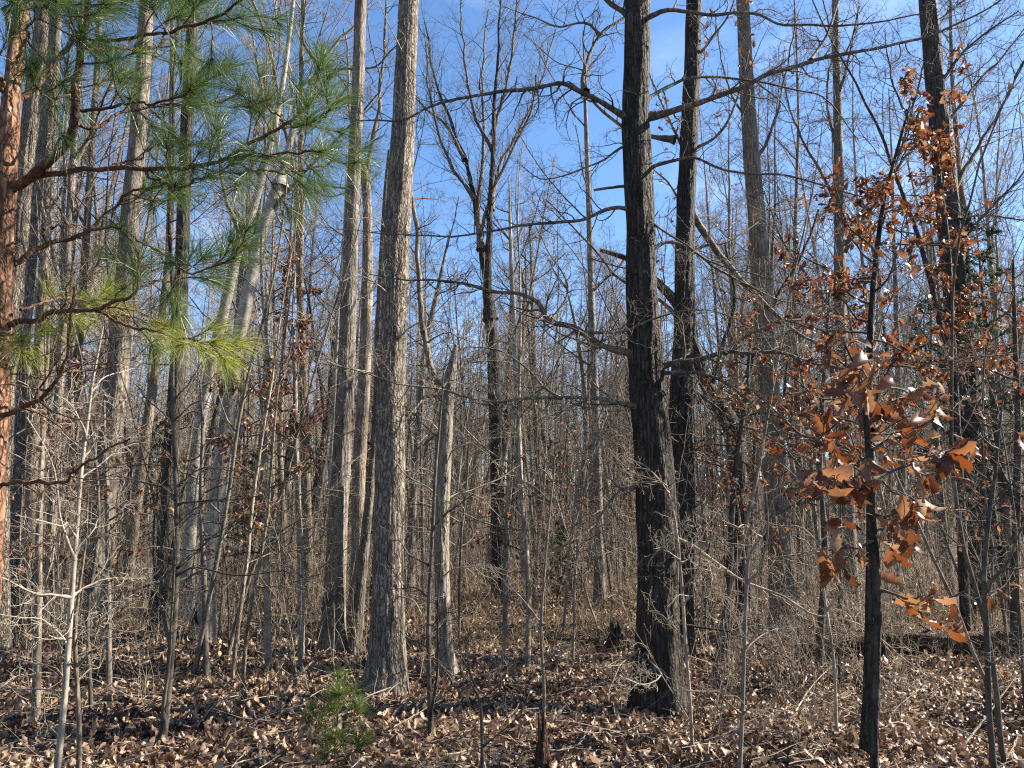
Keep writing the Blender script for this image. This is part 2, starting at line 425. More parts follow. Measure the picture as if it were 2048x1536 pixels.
def hang_on(P, n, size, t0=0.3, droop=0.8):
    """n leaves on twigs P (B,N,3): (pos, rot, size)"""
    B, N, _ = P.shape
    b = rng.integers(0, B, n); t = t0 + (1 - t0) * rng.random(n) ** 0.6
    s = t * (N - 1); i = np.clip(s.astype(int), 0, N - 2); f = (s - i)[:, None]
    pos = P[b, i] * (1 - f) + P[b, i + 1] * f
    T = nrm(P[b, i + 1] - P[b, i])
    tip = nrm(T * 0.5 + rng.normal(0, 0.55, (n, 3)) + np.array([0, 0, -droop]))
    nor = rng.normal(0, 1, (n, 3)) + np.array([0, 0, 0.5])
    return pos, frames(tip, nor), rng.uniform(size[0], size[1], n)

# ------------------------------------------------------------------ trunks
def ridged(P, Rd, k, geo, furrow=0.06, flare=0.0, seed=0):
    """a trunk with real bark ridges, swellings and a root flare"""
    q = np.random.default_rng(seed + 100)
    N = len(P); a = np.arange(k)
    s = np.concatenate([[0], np.cumsum(np.linalg.norm(np.diff(P, axis=0), axis=1))])
    g = q.normal(0, 1, (N, k))
    for ax_w, n_it in ((0, 3),):
        for _ in range(n_it): g = (g + 0.8 * np.roll(g, 1, 0) + 0.8 * np.roll(g, -1, 0)) / 2.6
    g /= g.std() + 1e-6
    low = sum(q.uniform(0.3, 1) * np.sin(s[:, None] * q.uniform(0.5, 4) + a[None, :] * 2 * math.pi / k * q.integers(1, 4) + q.uniform(0, 6)) for _ in range(5))
    ridge = 1 + furrow * 0.5 * np.clip(g, -1.6, 1.6) + 0.018 * low
    fl = np.exp(-s / 0.28)[:, None] * flare
    lob = 0.6 + 0.4 * np.sin(a[None, :] * 2 * math.pi / k * q.integers(4, 7) + q.uniform(0, 6))
    ridge = ridge + fl * lob
    geo.tubes(P[None], Rd[None], k, ridge[None])

HERO = []          # (x pixel at eye level, distance, phrase) for describing the others
def hero_trunk(name, label, pts, mat, Y=None, k=28, top=17.0, furrow=0.07, flare=0.5, dy=0.0, phrase=None, cat='tree', n=110, crown=True, group=None, seed=None):
    """pts: (px, py, width in px) from the ground up. Returns (empty, base, Y, P, R)"""
    if Y is None:
        b = ground_at(pts[0][0], pts[0][1]); Y = b[1]
    W = [np.append(pix(p[0], p[1], Y + dy * i / max(len(pts) - 1, 1)), px_size(Y, p[2]) / 2) for i, p in enumerate(pts)]
    W = np.array(W)
    zg = float(ground_z(W[0, 0], W[0, 1]))
    base = np.array([W[0, 0], W[0, 1], zg])
    if W[0, 2] > zg + 0.02:
        d = (W[1] - W[0]) / max(W[1, 2] - W[0, 2], 1e-3)
        f = W[0] - d * (W[0, 2] - zg); f[3] = W[0, 3] * 1.08
        W = np.vstack([f, W]); base = np.array([f[0], f[1], float(ground_z(f[0], f[1]))])
    W[0, 2] = base[2] - 0.06
    n_seen = W[-1, 2]
    if top and W[-1, 2] < top:
        d = nrm((W[-1, :3] - W[-2, :3])[None])[0]; d = nrm((d + np.array([0, 0, 0.6]))[None])[0]
        h = (top - W[-1, 2]) / d[2]
        for f in (0.25, 0.5, 0.75, 1.0):
            w = np.append(W[-1, :3], 0); w[:3] = W[-1, :3] + d * h * 0.25 + np.append(rng.normal(0, 0.05, 2), 0); w[3] = W[-1, 3] * 0.72
            W = np.vstack([W, w])
    S = spline(W, n)
    P, Rd = S[:, :3], np.maximum(S[:, 3], 0.004)
    t = thing(name, label, cat, base, group)
    g = Geo()
    ridged(P - base, Rd, k, g, furrow, flare, seed if seed is not None else len(HERO))
    new_obj('trunk', g.mesh('trunk', [mat]), t)
    if crown and top and top > n_seen + 1:
        z0 = max(n_seen + 0.3, top * 0.45); i0 = int(np.argmax(P[:, 2] > z0))
        A = P[None, i0:] - base; Ar = Rd[None, i0:]
        L1, r1 = spawn(A, Ar, 14, 0.0, 0.97, (40, 70), (1.6, 3.4), 8, 0.16, 0.08, 0.55, 0.008, 0.6, False)
        L2, r2 = spawn(L1, r1, 7, 0.25, 1, (35, 65), (0.3, 0.5), 5, 0.2, 0.05, 0.6, 0.004)
        L3, r3 = spawn(L2, r2, 5, 0.2, 1, (30, 65), (0.35, 0.6), 3, 0.2, 0.03, 0.6, 0.003)
        c = Geo(); c.tubes(L1, r1, 5); c.tubes(L2, r2, 3); c.tubes(L3, r3, 3)
        new_obj('crown', c.mesh('crown', [M['limb_bark']]), t)
    if phrase: HERO.append((to_pix(np.array([base[0], base[1], CAM_H]))[0], Y, phrase))
    return t, base, Y, P, Rd

def limb(t, base, pts, w0, w1, Y, dy=0.0, mat=None, n=None, twigs=10, twig_len=(0.25, 0.6), gnarl=0.02, leafy=0, leaf_mat='rust_leaf', leaf_size=(0.07, 0.11), sub=5, wander=0.28, up=0.03, name='branch', ang=(35, 75), fine=4):
    """a limb along photo pixels whose depth runs from Y to Y+dy, with side twigs of its own"""
    m = len(pts)
    cl = np.cumsum([0] + [math.hypot(pts[i + 1][0] - pts[i][0], pts[i + 1][1] - pts[i][1]) for i in range(m - 1)]); cl = cl / cl[-1]
    W = np.array([pix(p[0], p[1], Y + dy * c) for p, c in zip(pts, cl)])
    if n is None: n = max(10, int(np.linalg.norm(np.diff(W, axis=0), axis=1).sum() / 0.07))
    n = min(n, 90)
    P = spline(W, n)
    e = rng.normal(0, 1, (n, 3))
    for _ in range(2): e = (e + np.roll(e, 1, 0) + np.roll(e, -1, 0)) / 3
    kx = np.linspace(0, n - 1, max(4, n // 6)); kk = rng.normal(0, 1, (len(kx), 3)); kk[0] = 0
    e = e * 0.6 + 0.9 * np.stack([np.interp(np.arange(n), kx, kk[:, c]) for c in range(3)], 1)    # angular kinks
    e[0] = 0
    P = P + e * gnarl
    u = np.linspace(0, 1, n)
    Rd = px_size(Y, 1) * (w0 + (w1 - w0) * u ** 0.7) / 2
    Rd = Rd * (1 + 0.06 * rng.normal(0, 1, n)) * (1 + 0.9 * np.exp(-u / 0.035))
    P = P - base
    g = Geo(); g.tubes(P[None], Rd[None], 8)
    tw = []
    if twigs:
        A, Ar = spawn(P[None], Rd[None], twigs, 0.08, 1.0, ang, twig_len, 7, wander, up, 0.55, 0.0018, 0.35, False, rmax=0.012)
        g.tubes(A, Ar, 4); tw.append(A)
        if sub:
            C, Cr = spawn(A, Ar, sub, 0.15, 1.0, (30, 75), (0.3, 0.65), 5, wander, up, 0.6, 0.0013, 0.4)
            g.tubes(C, Cr, 3); tw.append(C)
            if fine:
                D, Dr = spawn(C, Cr, fine, 0.15, 1.0, (30, 70), (0.3, 0.6), 3, wander, up, 0.6, 0.001, 0.3)
                g.tubes(D, Dr, 3); tw.append(D)
    o = new_obj(name, g.mesh(name, [mat or M['limb_bark']]), t)
    limb.twigs = tw
    if leafy and len(tw) > 1:
        pos, rot, size = hang_on(tw[1], leafy, leaf_size)
        leaf_objects(LEAFM[leaf_mat], o, pos, rot, size)
    return o, P, Rd

LEAFM = {k: leaf_meshes(LOBED[:6], M[k]) for k in ('rust_leaf', 'maroon_leaf', 'tan_leaf')}
#==PART2==
# ------------------------------------------------------------------ the dark twin oaks
t, b, Y, P, Rr = hero_trunk('oak_tree', 'thick dark furrowed oak with many long bare limbs, foremost of the dark pair', [(1318, 1425, 96), (1316, 1300, 80), (1316, 1150, 76), (1310, 950, 74), (1298, 800, 70), (1288, 650, 65), (1280, 450, 60), (1272, 250, 58), (1274, 100, 56), (1276, -40, 53)], M['oak_bark'], k=44, furrow=0.10, flare=0.45, phrase='the thick dark oak', n=150)
OAK = (t, b, Y)
def L(pts, w0, w1, dy, **k): return limb(OAK[0], OAK[1], pts, w0, w1, OAK[2], dy, **k)
L([(1272, 250), (1240, 228), (1205, 205), (1165, 182), (1120, 168), (1060, 178), (990, 190), (920, 198), (860, 213), (800, 238), (740, 236), (690, 234)], 14.8, 2.4, -0.7, twigs=32, twig_len=(0.3, 0.8))
L([(1170, 185), (1166, 160), (1174, 110), (1198, 72), (1240, 42), (1280, 15)], 11.1, 5.4, 0.3, twigs=14, twig_len=(0.3, 0.7))
L([(1200, 72), (1172, 48), (1120, 58), (1060, 38), (1000, 12)], 6.7, 1.8, -0.5, twigs=16, twig_len=(0.25, 0.6))
L([(1265, 55), (1240, 25), (1215, 8), (1190, -30)], 17.8, 8.4, 0.3, twigs=8)
L([(1285, 235), (1330, 222), (1400, 200), (1480, 178), (1545, 148), (1620, 122), (1700, 106), (1780, 90), (1860, 68), (1950, 30), (2030, -15)], 15.5, 3.0, -0.6, twigs=35, twig_len=(0.3, 0.9))
L([(1622, 122), (1650, 65), (1682, -10), (1700, -60)], 8.1, 3.0, 0.4, twigs=11)
L([(1285, 205), (1335, 168), (1400, 150), (1500, 162), (1600, 185), (1650, 205), (1720, 280)], 8.9, 2.4, 0.7, twigs=19)
L([(1280, 40), (1340, 20), (1420, 28), (1500, 20), (1560, 48), (1640, 55), (1750, 50), (1870, 30)], 10.4, 2.4, -0.9, twigs=22)
L([(1275, 282), (1240, 297), (1200, 322), (1150, 346), (1090, 360), (1045, 332)], 6.7, 1.8, -0.4, twigs=16)
L([(1275, 374), (1230, 373), (1188, 378)], 8.9, 5.4, 0.1, twigs=0, name='broken_stub')
L([(1280, 428), (1245, 414), (1215, 418), (1170, 436), (1100, 440), (1040, 448), (980, 460), (900, 468), (800, 470), (680, 458)], 9.6, 1.8, -0.8, twigs=32, twig_len=(0.25, 0.7))
L([(1280, 418), (1310, 452), (1370, 492), (1430, 530), (1500, 548), (1580, 575)], 5.9, 1.8, -0.6, twigs=17)
L([(1285, 345), (1325, 328), (1380, 320), (1450, 336), (1560, 346), (1650, 370), (1720, 390), (1800, 386), (1900, 400)], 8.1, 1.8, -0.9, twigs=28)
L([(1290, 512), (1335, 482), (1382, 500), (1425, 532), (1480, 560), (1560, 600), (1660, 620)], 9.6, 2.4, 0.5, twigs=22)
L([(1292, 722), (1262, 706), (1222, 695), (1182, 671), (1150, 652), (1102, 640), (1080, 606), (1040, 590), (990, 585), (920, 566), (800, 555), (735, 540)], 17.8, 1.8, -0.7, twigs=38, twig_len=(0.3, 0.9))
L([(1105, 640), (1130, 602), (1136, 562), (1100, 500), (1070, 440)], 6.7, 1.8, 0.5, twigs=12)
L([(1172, 668), (1240, 662), (1300, 638), (1400, 622), (1480, 640)], 6.7, 1.8, -0.5, twigs=16)
L([(1295, 820), (1260, 813), (1220, 806), (1140, 800), (1060, 798), (1000, 803), (940, 793), (870, 776), (800, 766), (752, 748), (700, 730), (640, 716)], 11.1, 1.8, -1.2, twigs=35, twig_len=(0.3, 0.9))
L([(1120, 797), (1085, 772), (1050, 740), (990, 702), (940, 690)], 6.7, 1.8, 0.4, twigs=16)
L([(1300, 742), (1350, 728), (1400, 722), (1460, 706), (1500, 710), (1560, 706), (1620, 722), (1700, 736), (1800, 731), (1900, 736), (1985, 700)], 12.6, 2.4, -0.6, twigs=35, twig_len=(0.3, 0.8))
L([(1450, 706), (1500, 662), (1560, 642), (1650, 626), (1750, 562), (1830, 540)], 7.4, 1.8, 0.5, twigs=20)
L([(1300, 752), (1350, 745), (1405, 746), (1455, 768), (1500, 802), (1545, 852), (1595, 930), (1650, 1010)], 8.1, 1.8, -0.8, twigs=22)
L([(1300, 955), (1262, 975), (1232, 988), (1195, 1040), (1160, 1075), (1110, 1110), (1060, 1190)], 7.4, 1.8, -0.7, twigs=16, twig_len=(0.2, 0.5))
L([(1320, 1060), (1372, 1085), (1425, 1122), (1492, 1166), (1560, 1190), (1625, 1226), (1700, 1242), (1765, 1280), (1850, 1345)], 8.1, 1.8, -1.0, mat=M['twig'], twigs=32, twig_len=(0.25, 0.7))
L([(1320, 1260), (1380, 1250), (1450, 1258), (1500, 1275), (1580, 1310)], 7.4, 1.8, 0.2, mat=M['oak_bark'], twigs=12, twig_len=(0.2, 0.5))
L([(1300, 1290), (1275, 1295), (1240, 1330), (1215, 1375)], 3.7, 1.8, -0.5, mat=M['twig'], twigs=11, twig_len=(0.15, 0.4))
L([(1330, 1260), (1300, 1310), (1330, 1350), (1290, 1362), (1240, 1345)], 3.7, 1.8, -0.6, mat=M['dead_twig'], twigs=12, twig_len=(0.15, 0.4))
L([(1340, 1175), (1300, 1130), (1330, 1090), (1375, 1060), (1400, 1040)], 3.7, 1.8, -0.5, mat=M['dead_twig'], twigs=16, twig_len=(0.15, 0.4))

t, b, Y, P, Rr = hero_trunk('oak_tree', 'slimmer dark oak close behind the thick one, rust leaves hanging on its upper twigs', [(1350, 1318, 62), (1362, 1200, 48), (1366, 1000, 46), (1362, 820, 44), (1368, 640, 41), (1372, 400, 38), (1382, 200, 36), (1388, -30, 33)], M['oak_bark'], k=36, furrow=0.10, phrase='the slimmer dark oak', n=130)
O2 = (t, b, Y)
def L2(pts, w0, w1, dy, **k): return limb(O2[0], O2[1], pts, w0, w1, O2[2], dy, **k)
L2([(1380, 330), (1345, 250), (1310, 180), (1290, 120)], 9, 3, 0.5, twigs=12, leafy=22, leaf_size=(0.08, 0.13))
L2([(1375, 420), (1352, 400), (1335, 370), (1300, 330)], 8, 3, 0.6, twigs=8, leafy=24, leaf_size=(0.08, 0.13))
L2([(1380, 300), (1430, 270), (1470, 200), (1500, 90)], 8, 3, -0.5, twigs=10, leafy=10, leaf_size=(0.09, 0.14))
L2([(1385, 120), (1415, 90), (1450, 40), (1480, -20)], 8, 3, -0.4, twigs=8, leafy=14, leaf_size=(0.09, 0.14))
L2([(1370, 520), (1410, 490), (1460, 480), (1520, 440)], 8, 3, 0.6, twigs=9, leafy=14, leaf_size=(0.08, 0.12))
L2([(1372, 400), (1400, 455), (1450, 530), (1520, 600), (1600, 665), (1680, 700)], 18, 6, 1.0, twigs=14)
L2([(1365, 610), (1330, 570), (1290, 545), (1180, 520)], 8, 3, 0.8, twigs=8, leafy=8)
L2([(1362, 760), (1410, 800), (1480, 850), (1560, 870)], 9, 3, -0.6, twigs=10)
L2([(1350, 280), (1280, 265), (1210, 225), (1170, 160), (1210, 90)], 12, 4, 0.8, twigs=12)
L2([(1365, 690), (1330, 610), (1240, 560), (1160, 470), (1090, 400)], 12, 3, 1.2, twigs=14)

# ------------------------------------------------------------------ the pale furrowed trunk and its neighbours
t, b, Y, P, Rr = hero_trunk('tall_tree', 'tall straight trunk of pale furrowed bark, sunlit on one side, flaring at its base', [(772, 1395, 82), (775, 1300, 66), (777, 1150, 60), (779, 1000, 58), (781, 820, 57), (787, 640, 55), (797, 420, 52), (808, 220, 48), (820, -40, 42)], M['pale_furrowed'], k=48, furrow=0.085, flare=0.55, phrase='the pale furrowed trunk', n=160)
PAL = (t, b, Y)
for pts, w in (([(815, 130), (802, 95), (785, 60), (765, 10)], 4), ([(785, 700), (810, 660), (850, 640), (900, 648)], 4), ([(790, 600), (740, 560), (690, 560)], 4), ([(790, 470), (745, 440), (700, 430)], 3), ([(780, 900), (810, 950), (860, 985), (890, 1010)], 4), ([(783, 780), (740, 750), (690, 740), (640, 720)], 4), ([(775, 1190), (820, 1200), (850, 1250)], 3)):
    limb(PAL[0], PAL[1], pts, w, 1.6, PAL[2], -0.5, mat=M['dead_twig'], twigs=5, twig_len=(0.15, 0.45), fine=0)
t, b, Y, P, Rr = hero_trunk('grey_tree', 'tall grey trunk, dark on its shaded side, with a grey stick leaning on its foot', [(664, 1305, 54), (668, 1220, 42), (676, 1050, 38), (684, 900, 36), (693, 720, 34), (703, 450, 30), (715, 200, 27), (722, -30, 24)], M['grey_bark'], k=36, furrow=0.10, phrase='the tall grey trunk', n=130)
for pts, w in (([(705, 380), (660, 395), (600, 385)], 4), ([(715, 235), (690, 170), (640, 120), (600, 60)], 5), ([(718, 240), (760, 180), (745, 100), (735, 0)], 5), ([(690, 745), (640, 700), (570, 690), (500, 640)], 5), ([(697, 600), (730, 590), (760, 540)], 3)):
    limb(t, b, pts, w, 2, Y, 0.6, mat=M['limb_bark'], twigs=8, twig_len=(0.3, 0.8), fine=0)
t, b, Y, P, Rr = hero_trunk('crooked_tree', 'mottled tan trunk forking at a knot, between the grey and the pale trunks', [(708, 1262, 30), (716, 1100, 26), (718, 940, 26), (728, 768, 25), (734, 600, 23), (735, 440, 20), (730, 352, 18), (722, 325, 14)], M['tan_bark'], k=24, furrow=0.06, top=0, phrase='the mottled forked trunk')
for pts, w in (([(731, 365), (740, 320), (750, 260), (760, 200), (770, 60), (775, -30)], 13), ([(724, 335), (712, 300), (700, 200), (690, 60)], 11)):
    limb(t, b, pts, w, 4, Y, 0.4, mat=M['tan_bark'], twigs=12, twig_len=(0.4, 1.0))
t, b, Y, P, Rr = hero_trunk('mossy_tree', 'slim leaning trunk, dark and mossy low down, passing behind the pale furrowed trunk', [(706, 1310, 26), (716, 1220, 22), (733, 1050, 19), (746, 920, 17), (754, 800, 15), (758, 640, 14), (765, 500, 13), (772, 370, 9), (778, 300, 6)], M['grey_bark'], k=20, top=0, furrow=0.05, phrase=None)
t, b, Y, P, Rr = hero_trunk('knobby_tree', 'short knobby grey trunk, broken and forked at its top, with a rot hole', [(893, 1358, 40), (889, 1290, 31), (884, 1150, 29), (884, 1000, 30), (889, 880, 30), (894, 800, 27), (898, 765, 28), (906, 725, 16), (912, 690, 8)], M['grey_bark'], k=32, furrow=0.07, top=0, phrase='the knobby broken trunk', n=120)
KN = (t, b, Y)
limb(t, b, [(893, 790), (872, 768), (858, 735), (845, 660), (836, 560), (829, 450), (822, 375), (815, 300)], 15, 7, Y, 0.25, mat=M['tan_bark'], twigs=10, twig_len=(0.3, 0.9))
limb(t, b, [(897, 770), (915, 735), (945, 718), (985, 695), (1050, 650), (1110, 625)], 12, 3, Y, 0.6, mat=M['grey_bark'], twigs=12, twig_len=(0.3, 0.8))
limb(t, b, [(890, 800), (870, 790), (845, 800), (810, 840)], 9, 3, Y, -0.3, mat=M['grey_bark'], twigs=6)
limb(t, b, [(888, 1000), (920, 985), (990, 960), (1040, 930)], 4, 2, Y, 0.4, mat=M['twig'], twigs=8, twig_len=(0.2, 0.6), fine=0)
for q in range(7):
    y0 = rng.uniform(860, 1240); s = rng.choice([-1, 1])
    limb(t, b, [(887, y0), (887 + s * 40, y0 - rng.uniform(5, 40)), (887 + s * rng.uniform(80, 150), y0 - rng.uniform(-20, 60))], 3.5, 1.6, Y, rng.uniform(-0.5, 0.5), mat=M['twig'], twigs=6, twig_len=(0.15, 0.5), fine=0)
kg = Geo()
for zz in ((888, 960, 11, 15), (884, 1040, 8, 13)):
    c = pix(zz[0], zz[1], Y - px_size(Y, 13)) - b
    a = np.linspace(0, 2 * math.pi, 13)[:-1]
    rx, rz = px_size(Y, zz[2]) / 2, px_size(Y, zz[3]) / 2
    ring = np.array([c + [rx * math.cos(v), -0.008, rz * math.sin(v)] for v in a]); rin = np.array([c + [0.65 * rx * math.cos(v), 0.012, 0.65 * rz * math.sin(v)] for v in a]); cc = (c + [0, 0.05, 0])[None]
    n0 = kg.n
    kg.add(np.vstack([ring, rin, cc]), [(i, (i + 1) % 12, 12 + (i + 1) % 12, 12 + i) for i in range(12)], [(12 + i, 12 + (i + 1) % 12, 24) for i in range(12)])
new_obj('rot_hole', kg.mesh('rot_hole', [M['oak_bark']]), t)

t, b, Y, P, Rr = hero_trunk('forked_tree', 'dark trunk forking into a broom of upright stems at the back of the clearing', [(1004, 1192, 36), (998, 1120, 28), (993, 960, 25), (990, 820, 26), (986, 700, 25), (979, 620, 25)], M['dark_bark'], k=26, furrow=0.06, top=0, phrase='the forked dark trunk', flare=0.4)
for pts, w, dy in (([(979, 640), (970, 560), (960, 480), (948, 390), (930, 320), (905, 250), (870, 150), (850, 40)], 17, 0.5), ([(981, 640), (976, 540), (978, 450), (985, 300), (990, 180), (1000, 60), (1004, -40)], 20, -0.3),
                   ([(962, 500), (955, 400), (968, 280), (965, 150), (975, 20)], 12, 0.8), ([(983, 420), (1000, 330), (1040, 260), (1080, 170), (1110, 60)], 9, 0.6), ([(960, 470), (985, 380), (1050, 250), (1075, 150)], 8, -0.7),
                   ([(950, 400), (910, 340), (880, 280), (860, 180), (850, 90)], 9, -0.5), ([(986, 300), (950, 230), (930, 120), (920, 0)], 9, 0.7), ([(986, 270), (1015, 160), (1030, 40), (1036, -40)], 9, -0.6), ([(930, 320), (890, 250), (830, 190), (800, 100)], 8, 0.9)):
    limb(t, b, pts, w, 3, Y, dy, mat=M['limb_bark'] if w < 15 else M['dark_bark'], twigs=26, twig_len=(0.6, 1.9), ang=(18, 45), up=0.09, wander=0.12, gnarl=0.02, sub=7)

# ------------------------------------------------------------------ white birch-like pair on the other side
t, b, Y, P, Rr = hero_trunk('birch_tree', 'leaning smooth white trunk with a dark split base, forking high among pine needles', [(408, 1284, 44), (412, 1230, 33), (420, 1100, 31), (440, 950, 30), (458, 820, 30), (476, 700, 29), (496, 590, 28), (520, 480, 26), (543, 410, 26), (562, 362, 25)], M['white_bark'], k=32, furrow=0.03, flare=0.35, top=0, phrase='the leaning white trunk', n=130)
for pts, w, dy, tw in (([(560, 375), (575, 320), (600, 225), (640, 130), (680, 75), (712, 45), (760, -20)], 22, 0.4, 12), ([(556, 385), (600, 372), (660, 374), (720, 380)], 9, 0.7, 8), ([(545, 420), (580, 380), (650, 300), (700, 250), (760, 190)], 10, -0.5, 10), ([(640, 130), (610, 90), (605, 40), (612, -20)], 9, -0.4, 8), ([(620, 170), (680, 140), (740, 130), (800, 85)], 9, 0.5, 10)):
    limb(t, b, pts, w, 3, Y, dy, mat=M['white_bark'] if w > 12 else M['limb_bark'], twigs=tw, twig_len=(0.4, 1.2))
sg = Geo()                               # the dark split leaning on the foot of the white trunk
Ps = spline(np.array([ground_at(382, 1288), pix(392, 1240, Y - 0.05), pix(404, 1180, Y)]), 12) - b
ridged(Ps, np.linspace(0.10, 0.03, 12), 12, sg, 0.15, 0.2, 5)
new_obj('dark_split_base', sg.mesh('dark_split_base', [M['oak_bark']]), t)
t, b, Y, P, Rr = hero_trunk('birch_tree', 'greyer white trunk leaning parallel just behind the leaning white one', [(372, 1240, 28), (380, 1060, 24), (395, 880, 23), (425, 720, 22), (455, 590, 21), (478, 490, 20), (505, 420, 18), (530, 330, 15), (560, 200, 12), (580, 60, 9), (590, -30, 8)], M['white_bark'], Y=13.0, k=24, furrow=0.03, top=0, phrase=None)
limb(t, b, [(482, 480), (470, 440), (450, 390), (440, 300), (435, 200)], 12, 4, Y, 0.5, mat=M['limb_bark'], twigs=9, twig_len=(0.5, 1.3))
limb(t, b, [(520, 350), (530, 260), (520, 160), (500, 40)], 10, 4, Y, 0.5, mat=M['limb_bark'], twigs=9, twig_len=(0.5, 1.3))
t, b, Y, P, Rr = hero_trunk('dead_tree', 'dark charred looking trunk hidden behind the dark sapling', [(318, 1275, 44), (328, 1150, 36), (337, 1000, 32), (347, 850, 30), (356, 700, 28), (364, 520, 27), (370, 330, 26), (380, 150, 25), (388, -30, 23)], M['dark_bark'], k=28, furrow=0.10, phrase='the dark trunk')
t, b, Y, P, Rr = hero_trunk('tall_tree', 'broad pale grey trunk leaning slightly behind the white sapling', [(182, 1262, 54), (192, 1160, 46), (205, 1010, 44), (222, 860, 43), (238, 720, 42), (252, 560, 40), (266, 380, 37), (282, 190, 33), (296, -30, 28)], M['grey_bark'], k=36, furrow=0.09, phrase='the broad pale trunk')
limb(t, b, [(285, 150), (320, 90), (350, 20), (370, -40)], 9, 4, Y, 0.6, mat=M['limb_bark'], twigs=8, twig_len=(0.5, 1.3))
t, b, Y, P, Rr = hero_trunk('tall_tree', 'grey furrowed trunk half hidden behind the orange barked pine', [(-8, 1290, 74), (0, 1150, 64), (8, 950, 60), (22, 750, 58), (38, 560, 56), (58, 350, 52), (74, 200, 47), (92, 40, 42), (98, -40, 40)], M['pale_furrowed'], k=40, furrow=0.10, phrase='the pine')
for px0, w, ys, px1 in ((52, 22, 1262, 120), (92, 16, 1280, 168), (128, 16, 1235, 205)):
    q = np.linspace(0, 1, 6)
    t, b, Y, P, Rr = hero_trunk('tall_tree', {52: 'pale slender trunk close beside the grey furrowed one', 92: 'slender grey trunk with thin bark between the pine and the broad pale trunk', 128: 'thin whitish trunk just before the broad pale trunk'}[px0], [(px0 + (px1 - px0) * f ** 1.1, ys - (ys + 30) * f, w * (1.25 - 0.6 * f)) for f in q], M['tan_bark' if px0 != 92 else 'grey_bark'], Y={52: 13.5, 92: 12, 128: 15}[px0], k=22, furrow=0.06)
    for _ in range(7):
        f = rng.uniform(0.45, 0.95); x0 = px0 + (px1 - px0) * f; y0 = ys - (ys + 30) * f; s = rng.choice([-1, 1])
        limb(t, b, [(x0, y0), (x0 + s * 30, y0 - 50), (x0 + s * rng.uniform(60, 130), y0 - rng.uniform(100, 220))], 7, 2.5, Y, rng.uniform(-1, 1), mat=M['limb_bark'], twigs=8, twig_len=(0.5, 1.2), fine=2)

# ------------------------------------------------------------------ the other side's tall trunks
t, b, Y, P, Rr = hero_trunk('tall_tree', 'tall straight grey brown trunk in open sky beside the dark pair of oaks', [(1570, 1250, 56), (1562, 1150, 44), (1550, 950, 42), (1536, 760, 40), (1522, 560, 38), (1508, 380, 35), (1494, 180, 30), (1484, -30, 26)], M['tan_bark'], k=34, furrow=0.09, phrase='the straight grey brown trunk')
for pts, w in (([(1512, 430), (1540, 420), (1560, 440)], 4), ([(1500, 250), (1470, 200), (1440, 120), (1430, 20)], 6), ([(1505, 330), (1550, 240), (1580, 120), (1590, -20)], 8), ([(1525, 600), (1480, 560), (1440, 480)], 6), ([(1545, 880), (1600, 840), (1660, 790)], 6), ([(1550, 960), (1500, 930), (1430, 915)], 5)):
    limb(t, b, pts, w, 2.5, Y, 0.6, mat=M['limb_bark'], twigs=8, twig_len=(0.4, 1.1))
t, b, Y, P, Rr = hero_trunk('tall_tree', 'stout shaded trunk rising behind the rust leaved oaks, thin twigs at its top', [(1978, 1238, 70), (1970, 1120, 56), (1954, 950, 53), (1934, 780, 50), (1914, 600, 48), (1898, 440, 45), (1882, 280, 42), (1866, 120, 38), (1852, -40, 34)], M['dark_bark'], k=34, furrow=0.09, phrase='the stout shaded trunk')
for pts, w, dy in (([(1895, 400), (1950, 310), (2010, 200), (2080, 60)], 13, 0.8), ([(1905, 500), (1980, 420), (2060, 330)], 9, -0.8), ([(1880, 260), (1930, 190), (2000, 120), (2060, 40)], 9, 0.6), ([(1872, 180), (1920, 110), (1980, 60), (2040, 20)], 8, -0.7), ([(1890, 330), (1840, 280), (1790, 180), (1770, 60)], 8, 1.0), ([(1862, 60), (1900, 20), (1960, -20)], 8, 0.5), ([(1900, 440), (1950, 430), (2040, 440), (2090, 430)], 7, 0.7)):
    limb(t, b, pts, w, 3, Y, dy, mat=M['limb_bark'], twigs=22, twig_len=(0.6, 1.6), ang=(20, 50), up=0.07, wander=0.14)
t, b, Y, P, Rr = hero_trunk('tall_tree', 'slim grey trunk with steep limbs spreading against the sky behind the oak limbs', [(1700, 1215, 34), (1694, 1000, 28), (1686, 800, 27), (1680, 600, 24), (1679, 420, 21), (1676, 250, 18), (1672, 80, 15), (1670, -40, 13)], M['grey_bark'], k=24, furrow=0.06, phrase='the steep limbed trunk')
for pts, w, dy in (([(1680, 540), (1690, 470), (1760, 380), (1850, 270), (1900, 180)], 12, 0.6), ([(1679, 500), (1740, 420), (1800, 300), (1830, 200), (1860, 60)], 10, -0.7), ([(1678, 420), (1640, 340), (1590, 250), (1560, 130)], 9, 0.6), ([(1676, 300), (1655, 200), (1665, 90), (1640, -20)], 8, 0.8), ([(1674, 200), (1700, 110), (1720, 10)], 8, -0.5), ([(1682, 640), (1620, 560), (1560, 470), (1530, 380)], 9, -0.8)):
    limb(t, b, pts, w, 3, Y, dy, mat=M['limb_bark'], twigs=16, twig_len=(0.6, 1.6), ang=(20, 50), up=0.06, wander=0.16)
t, b, Y, P, Rr = hero_trunk('leaning_tree', 'crooked dark trunk leaning over between the slimmer oak and the straight grey brown trunk', [(1492, 1225, 34), (1482, 1050, 30), (1470, 890, 34), (1452, 830, 36), (1420, 780, 30), (1390, 700, 24), (1360, 620, 20), (1310, 560, 16), (1260, 520, 12), (1200, 500, 8)], M['dark_bark'], Y=13.5, k=24, furrow=0.08, top=0, phrase='the crooked dark trunk')
